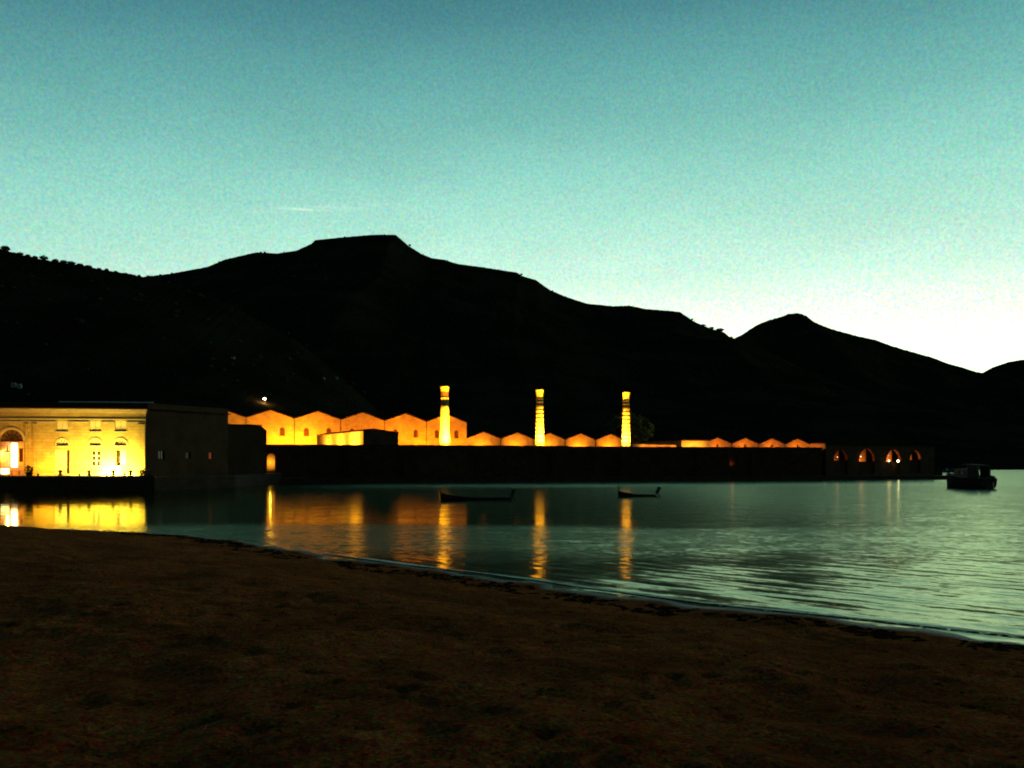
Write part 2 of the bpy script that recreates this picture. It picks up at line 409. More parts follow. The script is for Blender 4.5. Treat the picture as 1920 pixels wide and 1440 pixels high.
def sand_material():
    m = bpy.data.materials.new('beach_sand'); m.use_nodes = True
    n = NT(m.node_tree); n.n.clear()
    P = n.node('ShaderNodeNewGeometry').outputs['Position']
    z = n.node('ShaderNodeSeparateXYZ', {0: P}).outputs[2]
    a = n.node('ShaderNodeTexNoise', {'Vector': P, 'Scale': 2.6, 'Detail': 9.0, 'Roughness': .85}).outputs['Fac']
    b = n.node('ShaderNodeTexNoise', {'Vector': P, 'Scale': 30.0, 'Detail': 4.0, 'Roughness': .8}).outputs['Fac']
    g = n.node('ShaderNodeTexNoise', {'Vector': P, 'Scale': .5, 'Detail': 4.0}).outputs['Fac']
    col = n.ramp(n.math('ADD', n.math('MULTIPLY', a, .5), n.math('MULTIPLY', b, .5)), [(.40, (.17, .038, .013, 1)), (.5, (.55, .14, .038, 1)), (.60, (.90, .29, .085, 1))])
    col = n.mix(n.smooth(g, .4, .65, 0, .5), col, (.24, .06, .02, 1))
    vo = n.node('ShaderNodeTexVoronoi', {'Vector': P, 'Scale': 26.0}).outputs['Color']
    grain = n.vmath('ADD', n.vmath('MULTIPLY', vo, (1.05, .92, .92)), (.36, .35, .36))
    col = n.vmath('MULTIPLY', col, grain)
    wet = n.smooth(z, .0, .03, 1.0, 0.0)
    col = n.mix(wet, col, (.05, .03, .016, 1))
    bump = n.node('ShaderNodeBump', {'Height': n.math('ADD', a, n.math('MULTIPLY', b, .25)), 'Strength': 1.0, 'Distance': .22})
    p = n.node('ShaderNodeBsdfPrincipled', {'Base Color': col, 'Roughness': n.math('MULTIPLY_ADD', wet, -.45, .92), 'Specular IOR Level': n.math('MULTIPLY', wet, .5), 'Normal': bump.outputs[0]})
    n.l.new(p.outputs[0], n.node('ShaderNodeOutputMaterial').inputs[0])
    return m
gx = np.concatenate([np.arange(-200, -34, 4), np.arange(-34, -13, .22), np.arange(-13, 13, .085), np.arange(13, 17, .22), np.arange(17, 92, 3)])
gy = np.concatenate([np.arange(-60, 2, 2), np.arange(2, 4, .2), np.arange(4, 20, .085), np.arange(20, 52, .2), np.arange(52, 122, 3)])
GX, GY = np.meshgrid(gx, gy, indexing='ij')
dd = shore_dist(GX, GY) + .5 + .25 * np.sin(GX * .9 + GY * .4) * .5 + .12 * np.sin(GX * 2.3 - GY * 1.7) + .22 * np.sin(GX * .43 + 1.3) * np.sin(GX * 1.1 - GY * .7)
GZ = np.where(dd > 0, 2.0 * (1 - np.exp(-(np.maximum(dd, 0) / 11.5) ** 1.6)), np.maximum(dd * .12, -1.5))
ripple = np.zeros_like(GZ)
for _ in range(40):
    k = rng.uniform(1.0, 7.5); th = rng.uniform(0, 2 * math.pi); ph = rng.uniform(0, 6.28)
    ripple += np.sin(k * (GX * math.cos(th) + GY * math.sin(th)) + ph) * (.012 / math.sqrt(k))
GZ += ripple * np.clip(dd / 3, 0, 1)
def footprint(cx, cy, th, depth, sc):
    i0, i1 = np.searchsorted(gx, (cx - .5, cx + .5)); j0, j1 = np.searchsorted(gy, (cy - .5, cy + .5))
    dx, dy = GX[i0:i1, j0:j1] - cx, GY[i0:i1, j0:j1] - cy
    u = (dx * math.cos(th) + dy * math.sin(th)) / (.15 * sc); v = (-dx * math.sin(th) + dy * math.cos(th)) / (.075 * sc)
    r2 = u * u + v * v
    GZ[i0:i1, j0:j1] += np.where(dd[i0:i1, j0:j1] > 1.2, -depth * np.exp(-r2) + depth * .55 * np.exp(-(np.sqrt(r2) - 1.7) ** 2 * 3), 0)
for _ in range(34):                                                     # people have been walking along and across the beach
    px_, py_, th = rng.uniform(-13, 13), rng.uniform(4, 20), rng.uniform(0, 2 * math.pi)
    for k in range(int(rng.integers(8, 26))):
        th += rng.normal(0, .10); px_ += .62 * math.cos(th); py_ += .62 * math.sin(th); sd_ = .11 * (1 if k % 2 else -1)
        footprint(px_ - sd_ * math.sin(th), py_ + sd_ * math.cos(th), th + rng.normal(0, .15), rng.uniform(.025, .05), rng.uniform(.9, 1.25))
for _ in range(900): footprint(rng.uniform(-13, 13), rng.uniform(4, 20), rng.uniform(0, 6.28), rng.uniform(.008, .035), rng.uniform(.6, 1.6))
bm_ = MB(); nx, ny = GX.shape
bm_.v = list(zip(GX.ravel().tolist(), GY.ravel().tolist(), GZ.ravel().tolist()))
ii = np.arange(nx * ny).reshape(nx, ny)
bm_.f = np.stack([ii[:-1, :-1], ii[1:, :-1], ii[1:, 1:], ii[:-1, 1:]], -1).reshape(-1, 4).tolist()
tag(bm_.build('beach', sand_material(), smooth=True), kind='structure')

# pebbles and shreds of sea weed lying about on the sand
def sand_z(x, y):
    return float(GZ[min(np.searchsorted(gx, x), nx - 1), min(np.searchsorted(gy, y), ny - 1)])
pb = MB()
for k in range(1500):
    y = 4.2 + 24 * rng.random() ** 1.6; x = rng.uniform(-.62, .62) * y
    if shore_dist(np.array([x]), np.array([y]))[0] < 1.0: continue
    r = rng.uniform(.006, .02) * (1 + .03 * y); pb.blob((x, y, sand_z(x, y) + r * .2), (r * rng.uniform(.8, 1.6), r, r * .6), k, .25)
o = pb.build('pebbles', mat('beach_pebble', (.11, .03, .010), .9, .6, 3.0, 0, None, .0, alt=(.24, .07, .022))); tag(o, 'small pebbles scattered over the dark beach', 'pebbles', kind='stuff')
wd_ = MB()
for off in (-1.0, -2.1):
    C, N = None, None
    pts_ = [(ax + (bx - ax) * t, ay + (by - ay) * t) for (ax, ay), (bx, by) in zip(SHORE[3:-2], SHORE[4:-1]) for t in np.arange(0, 1, .06 if abs(ax) < 12 else .03)]
    for (x, y) in pts_:
        for _ in range(3):
            xx = x + off * .5 + rng.normal(0, .28); yy_ = y + off * .7 + rng.normal(0, .28)
            if mnoise.noise(Vector((xx * .5, yy_ * .5, off))) < -.05 or shore_dist(np.array([xx]), np.array([yy_]))[0] < .2: continue
            r = rng.uniform(.05, .16); wd_.blob((xx, yy_, sand_z(xx, yy_) + .01), (r, r * rng.uniform(.4, 1), .025), int(rng.integers(9999)), .5)
o = wd_.build('sea_weed', mat('dry_sea_weed', (.030, .016, .008), .95, .4, 6.0, 0, None, .0)); tag(o, 'dark shreds of sea weed lying along the waterline', 'sea weed', kind='stuff')

# thin line of foam where the wavelet breaks on the sand
def foam_material():
    m = bpy.data.materials.new('sea_foam'); m.use_nodes = True
    n = NT(m.node_tree); n.n.clear()
    P = n.node('ShaderNodeNewGeometry').outputs['Position']
    c = n.node('ShaderNodeTexNoise', {'Vector': P, 'Scale': 6.0, 'Detail': 5.0, 'Roughness': .7}).outputs['Fac']
    d = n.node('ShaderNodeBsdfPrincipled', {'Base Color': (.92, .82, .58, 1), 'Roughness': .6})
    tr = n.node('ShaderNodeBsdfTransparent')
    mx = n.node('ShaderNodeMixShader', {0: n.smooth(c, .30, .48), 1: tr.outputs[0], 2: d.outputs[0]})
    n.l.new(mx.outputs[0], n.node('ShaderNodeOutputMaterial').inputs[0])
    return m
def shore_line(off, s0, s1, step=.12):
    pts = []
    for (ax, ay), (bx, by) in zip(SHORE, SHORE[1:]):
        L = math.hypot(bx - ax, by - ay)
        for k in range(int(L / step)):
            t = k / int(L / step); pts.append((ax + (bx - ax) * t, ay + (by - ay) * t))
    P = np.array([p for p in pts if s0 <= p[0] <= s1])
    K = 25; ker = np.ones(K) / K
    P = np.stack([np.convolve(np.pad(P[:, i], K // 2, 'edge'), ker, 'valid') for i in (0, 1)], 1)
    T = np.gradient(P, axis=0); T /= np.linalg.norm(T, axis=1)[:, None]
    N = np.stack([-T[:, 1], T[:, 0]], 1)          # towards the sea
    return P + N * off, N
FO = foam_material()
fb = MB()
for off, s0, s1, wmax in ((.8, -8.5, 22, .5),):
    C, N = shore_line(off, s0, s1)
    prev = None
    for i in range(len(C)):
        u = i * .12; edge = min(1, i / 30, (len(C) - 1 - i) / 30)
        wv = wmax * edge * (.55 + .45 * mnoise.noise(Vector((u * .5, off * 7, 0)))) + .004
        sh = .22 * mnoise.noise(Vector((u * .22, 3 + off, 0)))
        c = C[i] + N[i] * sh; a = c - N[i] * wv / 2; b = c + N[i] * wv / 2
        cur = ((a[0], a[1], .03), (c[0], c[1], .034), (b[0], b[1], .012))
        if prev:
            fb.poly([prev[0], cur[0], cur[1], prev[1]]); fb.poly([prev[1], cur[1], cur[2], prev[2]])
        prev = cur
o = fb.build('foam', FO, smooth=True); tag(o, 'thin pale line of foam along the edge of the dark beach', 'foam', kind='stuff')

# ------------------------------------------------------------------ quay, ledge under the sea wall, yard
GL, GC, GR = (-84.0, 108.3), (-48.7, 113.5), (-41.9, 126.0)          # floodlit building: front run and right-hand corner
q = MB(); q.prism([(-300, 101.5), (-84, 104.0), (-45.5, 108.6), (-39.6, 122), (-40.2, 149.0), (-60, 149), (-300, 149)], -3, 1.75)
tag(q.build('quay', M_QUAY), kind='structure')
q = MB()
for k in range(34):                                                   # coping stones on the quay edge, one by one
    a = -84 + k * 1.132; y = 104.0 + (a + 84) * (4.6 / 38.5)
    q.box((a + .56, y + .30, 1.86 + random.uniform(-.012, .012)), (1.10, .55, .2), .119)
cop = q.build('quay_coping', M_PAVE); tag(cop, kind='structure')
WO, WE = (-43.2, 150.0), (64.0, 176.0)                                # line of the sea wall
WD = (WE[0] - WO[0], WE[1] - WO[1]); WL = frame(WO, WD); WLEN = math.hypot(*WD)
q = MB(); q.hexa([WL(-.5, -4.0, -3), WL(WLEN + 40, -3.0, -3), WL(WLEN + 40, .3, -3), WL(-.5, .3, -3)], [WL(-.5, -3.2, .95), WL(WLEN + 40, -2.4, .8), WL(WLEN + 40, .3, .8), WL(-.5, .3, .95)])
tag(q.build('shore_ledge', M_QUAY), kind='structure')
YARD = 6.15
q = MB(); q.prism([WL(.2, .8, 0)[:2], WL(WLEN - .2, .8, 0)[:2], (112, 262), (112, 330), (-95, 300), (-95, 176), (-50, 152)], -2.5, YARD)
tag(q.build('yard', M_YARD), kind='structure')

# ------------------------------------------------------------------ the sea wall
t = thing('sea_wall', (WO[0], WO[1], 0), 'long dark stone wall standing on the far waterfront under the factory gables', 'wall')
sd = run_at(WO, WD, 508); sn = run_at(WO, WD, 1372); sk = run_at(WO, WD, 1066)
yd = WL(sd, 0, 0)[1]; yn = WL(sn, 0, 0)[1]
dw, nw = 14.5 / 2 / F * yd, 9.5 / 2 / F * yn
door = (sd - dw, sd + dw, hgt(883, yd), hgt(850.5, yd), dw)
niche = (sn - nw, sn + nw, hgt(874, yn), hgt(849, yn), nw)
b = MB()
b.wall(WL, 0, sk, .9, 6.62, [door], .8); b.wall(WL, sk, WLEN, .9, 6.50, [niche], .6)
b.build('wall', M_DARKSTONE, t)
b = MB()
for a, e, z in ((0, sk, 6.62), (sk, WLEN, 6.50)):
    L_ = a
    while L_ < e - .1:
        m_ = min(L_ + 1.5, e); b.slab(WL, L_ + .015, m_ - .015, -.10, .85, z + random.uniform(-.01, .01), z + .17 + random.uniform(-.02, .02)); L_ = m_
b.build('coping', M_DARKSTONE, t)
for s_ in (13.5, 24, 37.5, 52, 66, 82, 94):
    b = MB(); b.slab(WL, s_, s_ + .7, -.28, -.01, .9, 5.4 + random.uniform(-.4, .4)); b.build('buttress', M_DARKSTONE, t)
p_ = MB(); p_.wall(WL, door[0] - .05, door[1] + .05, door[2] - .05, door[3] + .05, [], 0)
p_.v = [tuple(Vector(v) + Vector(WL(0, .79, 0)) - Vector(WL(0, 0, 0))) for v in p_.v]
p_.build('passage_back', M_TUFF, t)
st = MB(); st.slab(WL, door[0], door[1], .3, .78, door[2] + .0, door[2] + .32); st.build('step', M_TUFF, t)
p_ = MB(); p_.arch_panel(WL, niche[0], niche[1], niche[2], niche[3], nw, .5, .59); p_.build('niche_door', M_REDGLASS, t)

def bulb(loc, r, col, k, label, power, cat='lamp', name='wall_lamp', parent_wall=None, lightcol=None):
    t = thing(name, loc, label, cat)
    b = MB(); b.lathe(loc[0], loc[1], [(r * .15, loc[2] - r), (r * .75, loc[2] - r * .7), (r, loc[2]), (r * .75, loc[2] + r * .7), (r * .2, loc[2] + r)], 8)
    b.build('globe', lampmat('globe_%.2f_%.2f_%d' % (col[1], col[2], int(k * 10)), col, k), t)
    c = MB(); c.box((loc[0], loc[1] + r + .06, loc[2]), (r * .8, .12, r * .8)); c.build('bracket', M_FIX, t)
    if power: light('lamp', (loc[0], loc[1] - r - .08, loc[2]), None, power, lightcol or col, t, kind='POINT', radius=.08)
    return t
a = WL(sd, .5, door[2] + 1.5)
tp = thing('passage_lamp', a, 'lamp inside the small lit arched doorway at the end of the sea wall', 'lamp')
g = MB(); g.box((a[0], a[1] + .2, a[2]), (.1, .1, .1)); g.build('lamp_body', M_FIX, tp)
light('lamp', (a[0], a[1] - .5, a[2]), None, 75, (1, .47, .04), tp, kind='POINT', radius=.06)
a = WL(sn + nw * .3, -.05, niche[2] + .35)
tp = thing('niche_lamp', a, 'dim reddish lamp in the narrow niche of the sea wall', 'lamp')
g = MB(); g.box(a, (.12, .12, .2)); g.build('lamp_body', M_FIX, tp)
light('lamp', (a[0], a[1] + .12, a[2] + .15), None, 3, (1, .3, .06), tp, kind='POINT', radius=.06)

# ------------------------------------------------------------------ dark block between the floodlit building and the wall
Y2 = 140.0
t = thing('corner_house', (X(462, Y2), Y2, 1.75), 'dark blank cube of a house between floodlit building and sea wall', 'house')
L2 = frame((X(424, 138), 138.0), (X(500, 142) - X(424, 138), 4)); n2 = run_at((X(424, 138), 138.0), (X(500, 142) - X(424, 138), 4), 500)
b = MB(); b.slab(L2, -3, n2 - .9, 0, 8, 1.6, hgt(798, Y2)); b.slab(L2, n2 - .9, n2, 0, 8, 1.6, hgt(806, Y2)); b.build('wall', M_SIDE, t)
b = MB(); b.slab(L2, -3.1, n2 - .8, -.15, 8.1, hgt(798, Y2), hgt(798, Y2) + .2); b.build('roof', M_TILE, t)
b = MB(); b.hexa([L2(n2 - .9, 0, hgt(806, Y2)), L2(n2 - .05, 0, hgt(806, Y2)), L2(n2 - .05, 8, hgt(806, Y2)), L2(n2 - .9, 8, hgt(806, Y2))],
                 [L2(n2 - .9, 0, hgt(799, Y2)), L2(n2 - .85, 0, hgt(799, Y2)), L2(n2 - .85, 8, hgt(799, Y2)), L2(n2 - .9, 8, hgt(799, Y2))]); b.build('eave', M_TILE, t)

# ------------------------------------------------------------------ the floodlit building on the quay
FD = (GC[0] - GL[0], GC[1] - GL[1]); FL = frame(GL, FD); FLEN = math.hypot(*FD)
def fx(px): return run_at(GL, FD, px)
def fz(py, px): return hgt(py, FL(fx(px), 0, 0)[1])
t = thing('waterfront_building', (GL[0], GL[1], 1.75), 'two storey ochre building on the quay, its front floodlit yellow', 'building')
ZB, ZT = 1.7, fz(768.5, 140)
ops = []; spec = {}
for px in (117, 179, 226):
    spec['u%d' % px] = (fx(px - 10), fx(px + 10), fz(809, px), fz(789.5, px))
    spec['f%d' % px] = (fx(px - 11.5), fx(px + 11.5), fz(836, px), fz(823.5, px), fz(823.5, px) - fz(835, px))
spec['door'] = (fx(102), fx(130.5), ZB + .1, fz(844, 117))
spec['w179'] = (fx(171.5), fx(188.5), fz(873, 179), fz(845, 179))
spec['w226'] = (fx(217.5), fx(236), fz(873, 226), fz(844, 226))
a0, a1 = fx(-1), fx(44)
spec['gate'] = (a0, a1, ZB + .1, fz(805.5, 21), (a1 - a0) / 2)
a0, a1 = fx(-73), fx(-28)
spec['gate2'] = (a0, a1, ZB + .1, fz(805.5, 21), (a1 - a0) / 2)
b = MB(); b.wall(FL, 0, FLEN, ZB, ZT, list(spec.values()), .38); b.build('wall', M_STUCCO, t)
SDIR = (GR[0] - GC[0], GR[1] - GC[1]); SL = frame(GC, SDIR); SLEN = math.hypot(*SDIR)
def sx(px): return run_at(GC, SDIR, px)
win = {}
for px, w_, py0, py1 in ((303, 12, 845, 861), (353, 9, 848, 860), (395, 7, 848, 861)):
    yy = SL(sx(px), 0, 0)[1]; win[px] = (sx(px - w_ / 2), sx(px + w_ / 2), hgt(py1, yy), hgt(py0, yy))
b = MB(); b.wall(SL, .02, SLEN, ZB, ZT, list(win.values()), .3); b.slab(SL, .3, SLEN, 0, .35, ZT, hgt(766.5, 126)); b.slab(SL, SLEN - .35, SLEN, .36, 9, ZT, hgt(766.5, 126))
BK = (GL[0] - 4, GL[1] + 26); BR = (GR[0] - 8, GR[1] + 12)
for p, q_ in ((GR, BR), (BR, BK), (BK, GL)):
    b.poly([(p[0], p[1], ZB), (q_[0], q_[1], ZB), (q_[0], q_[1], ZT), (p[0], p[1], ZT)])
b.build('side_wall', M_SIDE, t)  # side away from the floods, its shade painted by the darker plaster
for px, o_ in win.items():
    wnd = MB(); m_ = (o_[0] + o_[1]) / 2
    for a, e, c, d in ((o_[0], o_[0] + .06, o_[2], o_[3]), (o_[1] - .06, o_[1], o_[2], o_[3]), (m_ - .03, m_ + .03, o_[2], o_[3]), (o_[0] + .06, o_[1] - .06, o_[3] - .06, o_[3]), (o_[0] + .06, o_[1] - .06, o_[2], o_[2] + .06)):
        wnd.slab(SL, a, e, .2, .26, c, d)
    wo = wnd.build('window', M_WOOD, t)
    pn = MB(); pn.slab(SL, o_[0] + .01, o_[1] - .01, .27, .29, o_[2] + .01, o_[3] - .01)
    pn.build('pane', mat('dim_red_lit_pane', (.2, .06, .03), .6, .5, 1.5, emit=(1, .22, .06, .22)) if px == 395 else M_GLASS, wo)
    if px == 395: wo['label'] = 'small window glowing dim red'
# cornice, roof and pale ridge
b = MB(); b.slab(FL, -.2, FLEN + .25, -.45, 0.02, ZT, ZT + .22); b.slab(FL, -.1, FLEN + .12, -.22, -.003, ZT - .35, ZT - .003); b.build('cornice', M_TRIM, t)
zr = fz(753.5, 170); c1 = (ZT + .23)
fr0, fr1 = FL(-.3, -.5, c1), FL(FLEN + .35, -.5, c1); rg0, rg1 = FL(-2, 5.5, zr + .28), FL(FLEN - .4, 5.5, zr + .28)
b = MB(); b.poly([fr0, fr1, rg1, rg0]); e1 = (GR[0] + .4, GR[1], c1 + .02); b.poly([fr1, e1, (BR[0], BR[1], zr - .3), rg1]); b.poly([rg0, rg1, (BR[0], BR[1], zr - .3), (BK[0], BK[1], c1)])
b.poly([fr0, (fr0[0], fr0[1], c1 - .12), (fr1[0], fr1[1], c1 - .12), fr1]); b.poly([fr1, (fr1[0], fr1[1], c1 - .12), (e1[0], e1[1], c1 - .12), e1])
ro = b.build('roof', M_TILE, t)
b = MB(); s_ = fx(62) + 1.2
while s_ < FLEN - .6: b.slab(FL, s_ + .01, min(s_ + .9, FLEN - .5), 5.38, 5.62, zr + .22, zr + .44 + random.uniform(-.02, .02)); s_ += .92
b.build('ridge_cap', M_RIDGE, ro)
# string course broken by the upper windows, pilaster strips
b = MB(); gaps = [0] + [v for px in (117, 179, 226) for v in (fx(px - 11.5), fx(px + 11.5))] + [FLEN - .01]
for a, e in zip(gaps[::2], gaps[1::2]): b.slab(FL, a, e, -.10, -.003, fz(793, 140), fz(790.5, 140))
b.slab(FL, 0, FLEN - .01, -.12, -.003, fz(787, 140), fz(785, 140)); b.build('string_course', M_TRIM, t)
for p0, p1 in ((48, 53), (63, 68), (259, 272)):
    b = MB(); b.slab(FL, fx(p0), fx(p1), -.13, -.003, ZB + .05, fz(793.6, 60) ); b.slab(FL, fx(p0) - .08, fx(p1) + .08, -.2, -.003, fz(797, 60), fz(794.2, 60)); b.build('pilaster', M_STUCCO, t)
b = MB(); b.slab(FL, fx(46), FLEN, -.07, -.003, ZB, ZB + .45); b.build('plinth', M_TRIM, t)
for px in (117, 179, 226):
    o_ = spec['u%d' % px]
    b = MB(); m_ = (o_[0] + o_[1]) / 2
    for a, e in ((o_[0] + .01, m_ - .02), (m_ + .02, o_[1] - .01)): b.slab(FL, a, e, .06, .11, o_[2] + .02, o_[3] - .02)
    wo = b.build('shutters', M_SHUTTER, t)
    b = MB(); b.slab(FL, o_[0] - .1, o_[1] + .1, -.10, .03, o_[2] - .13, o_[2] - .004); b.build('sill', M_TRIM, wo)
    o_ = spec['f%d' % px]; r_ = (o_[1] - o_[0]) / 2
    b = MB(); b.arch_panel(FL, o_[0] + .01, o_[1] - .01, o_[2] + .01, o_[3] - .01, o_[4], .2, .24); fo = b.build('fanlight', M_SHUTTER, t)
    b = MB(); b.slab(FL, o_[0] - .1, o_[1] + .1, -.10, .15, o_[2] - .12, o_[2] - .004); b.build('ledge', M_TRIM, fo)
    b = MB(); b.arch_band(FL, o_[0], o_[1], o_[3] - o_[4], o_[4], .16, -.08, -.003); b.build('arch_trim', M_TRIM, fo)
    b = MB()
    for k in range(1, 5):
        th = math.pi * k / 5; c_ = ((o_[0] + o_[1]) / 2, o_[2] + .05)
        b.tube(FL(c_[0], .18, c_[1]), FL(c_[0] + r_ * .95 * math.cos(th), .18, c_[1] + o_[4] * .92 * math.sin(th)), .03, n=4)
    b.build('glazing_bars', M_WOOD, fo)
# tall door: one leaf pale and shut, the other a shaded gap made as a dark panel
o_ = spec['door']; k_ = fx(124.5)
b = MB(); b.slab(FL, o_[0] + .01, k_, .1, .18, o_[2], o_[3] - .01); dr = b.build('door', M_SHUTTER, t)
b = MB(); b.slab(FL, k_ + .01, o_[1] - .01, .3, .36, o_[2], o_[3] - .01); b.build('shaded_gap', M_WOOD, dr)
b = MB(); b.tube(FL(k_ - .12, .05, ZB + 1.1), FL(k_ - .12, .05, ZB + 1.3), .03); b.build('handle', M_IRON, dr)
# six-pane window
o_ = spec['w179']; b = MB(); m_ = (o_[0] + o_[1]) / 2; hh = (o_[3] - o_[2]) / 3
for a, e in ((o_[0] + .005, o_[0] + .05), (m_ - .08, m_ + .08), (o_[1] - .05, o_[1] - .005)): b.slab(FL, a, e, .12, .2, o_[2] + .005, o_[3] - .005)
for k in range(4):
    z_ = o_[2] + hh * k
    for a, e in ((o_[0] + .055, m_ - .085), (m_ + .085, o_[1] - .055)): b.slab(FL, a, e, .13, .19, max(z_ - .045, o_[2] + .006), min(z_ + .045, o_[3] - .006))
wo = b.build('window', M_SHUTTER, t)
for k in range(3):
    for a, e in ((o_[0] + .055, m_ - .085), (m_ + .085, o_[1] - .055)):
        b = MB(); b.slab(FL, a, e, .21, .22, o_[2] + hh * k + .05, o_[2] + hh * (k + 1) - .05); b.build('pane', M_GLASS, wo)
# window with one shutter folded back
o_ = spec['w226']; k_ = fx(225.5)
b = MB(); b.slab(FL, o_[0] + .01, k_, .3, .34, o_[2] + .01, o_[3] - .01); wo = b.build('window', M_GLASS, t)
b = MB(); b.slab(FL, k_ + .01, o_[1] - .01, .05, .12, o_[2] + .01, o_[3] - .01); b.build('shutter', M_SHUTTER, wo)
for kk in ('w179', 'w226'):
    o_ = spec[kk]; b = MB(); b.slab(FL, o_[0] - .12, o_[1] + .12, -.15, -.003, o_[2] - .12, o_[2] - .005); b.build('window_sill', M_TRIM, t)
# great arched entrance, hall behind it
M_HALL = mat('entrance_hall_wall', (.45, .28, .12), .9, .25, 1.0)
for kk in ('gate', 'gate2'):
    o_ = spec[kk]; m_ = (o_[0] + o_[1]) / 2; r_ = (o_[1] - o_[0]) / 2; sp_ = o_[3] - o_[4]
    b = MB(); b.slab(FL, o_[0] - .5, o_[1] + .5, 4.2, 4.4, ZB, o_[3] + .4); b.slab(FL, o_[0] - .6, o_[0] - .45, .4, 4.2, ZB, o_[3] + .4); b.slab(FL, o_[1] + .45, o_[1] + .6, .4, 4.2, ZB, o_[3] + .4); b.slab(FL, o_[0] - .5, o_[1] + .5, .4, 4.4, o_[3] + .4, o_[3] + .5)
    hall = b.build('entrance_hall', M_HALL, t)
    b = MB()
    b.slab(FL, o_[0] + .01, o_[1] - .01, .14, .3, sp_ - .12, sp_ + .06)
    for k in range(1, 6):
        th = math.pi * k / 6; b.tube(FL(m_, .22, sp_ + .1), FL(m_ + r_ * .97 * math.cos(th), .22, sp_ + r_ * .97 * math.sin(th)), .045, n=4)
    b.arch_band(FL, o_[0] + r_ * .55, o_[1] - r_ * .55, sp_ + .06, r_ * .45, .08, .18, .26)
    b.build('lunette_bars', M_WOOD, hall)
    b = MB(); b.arch_panel(FL, o_[0] + .01, o_[1] - .01, sp_ + .06, o_[3] - .01, r_ - .07, .27, .30)
    b.build('lunette', mat('dusty_glass', (.10, .055, .025), .5, .3, 1), hall)
    b = MB(); b.arch_band(FL, o_[0], o_[1], sp_, r_, .30, -.12, -.003); b.build('arch_trim', M_TRIM, hall)
    if kk == 'gate':
        b = MB(); b.slab(FL, fx(-4.5), fx(6.5), 4.10, 4.19, fz(876, 25), sp_ - .25); b.build('lit_doorway', lampmat('bright_room', (1, .82, .5), 9), hall)  # glowing panel stands for the light of the room beyond
        b = MB(); b.slab(FL, fx(26), fx(33), 1.6, 1.68, fz(866, 38), fz(840, 38)); b.build('hanging_banner', mat('dark_banner', (.12, .03, .015), .8, .2, 3), hall)
o_ = spec['gate']
a = FL(fx(2), 1.9, 5.0)
tp = thing('hall_lamp', a, 'lamp lighting the arched entrance hall orange', 'lamp'); g = MB(); g.lathe(a[0], a[1], [(.05, a[2] + .9), (.06, a[2] + .25), (.3, a[2] + .05), (.3, a[2])], 10); g.build('lamp_shade', M_FIX, tp)
light('lamp', (a[0], a[1], a[2] - .15), None, 520, (1, .42, .06), tp, kind='POINT', radius=.15)
a = FL(fx(3.5), 1.0, ZB)
tp = thing('counter', a, 'glowing white counter just inside the arched entrance', 'counter')
g = MB(); g.slab(FL, fx(-6), fx(9.5), .7, 1.3, ZB + .4, ZB + 1.15); g.build('front', lampmat('glowing_counter', (1, .8, .42), 3.0), tp)  # front glows by itself, its lit look is put into the material
g = MB(); g.slab(FL, fx(-6.5), fx(10), .65, 1.35, ZB + 1.15, ZB + 1.22); g.build('top', M_TRIM, tp)
g = MB(); g.slab(FL, fx(-6), fx(9.5), .75, 1.25, ZB + .06, ZB + .4); g.build('plinth', M_TRIM, tp)
for px, nn in ((13, 1.5), (28, 1.3)):
    a = FL(fx(px), nn, ZB + .06)
    tp = thing('cafe_table', a, 'small round table in the entrance, %s' % ('beside the white counter' if px == 13 else 'at the right jamb of the arch'), 'table', 'tables in the entrance')
    g = MB(); g.lathe(a[0], a[1], [(.45, a[2] + .72), (.45, a[2] + .76)], 12); g.build('table_top', M_WOOD, tp)
    g = MB(); g.lathe(a[0], a[1], [(.22, a[2]), (.22, a[2] + .03), (.04, a[2] + .05), (.04, a[2] + .72)], 8); g.build('pedestal', M_IRON, tp)

# floodlights on the quay
for px, nn, pw, up, lb_ in ((207, -1.5, 900, 3.2, 'floodlight on quay making the white hot spot beside the dark narrow window'), (243, -2.2, 480, 3.0, 'floodlight on quay nearest the lit right corner of the building'),
                            (165, -3.2, 560, 5.0, 'floodlight on quay in front of the six-pane window'), (88, -2.9, 190, 5.0, 'floodlight on quay between entrance arch and tall door'), (-12, -5.0, 165, 6.0, 'floodlight on quay left of the entrance arch')):
    a = FL(fx(px), nn, 1.78); flood(a, FL(fx(px), .3, up), pw, (1, .68, .085) if px > 100 else (1, .44, .03), lb_, 'floodlights on the quay', 150)

# bollards, planter, corner bush
def bollard(px, label):
    y = 109.0; a = (X(px, y), 105.25 + (X(px, 106) + 84) * .119, 1.96); a = (X(px, a[1]), a[1], a[2])
    t = thing('bollard', a, label, 'bollard', 'bollards along the quay edge')
    g = MB(); g.lathe(a[0], a[1], [(.28, a[2]), (.26, a[2] + .08), (.17, a[2] + .16), (.15, a[2] + .42)], 12); g.build('post', M_IRON, t)
    g = MB(); g.lathe(a[0], a[1], [(.16, a[2] + .42), (.27, a[2] + .48), (.28, a[2] + .60), (.2, a[2] + .68), (.06, a[2] + .71)], 12); g.build('head', M_IRON, t)
    return t
for px, lb_ in ((113, 'dark bollard on quay edge before the tall pale door'), (167, 'dark bollard on quay edge below the six-pane window'),
                (212, 'dark bollard on quay edge below the dark narrow window'), (245, 'dark bollard on quay edge nearest the bush at the corner')): bollard(px, lb_)
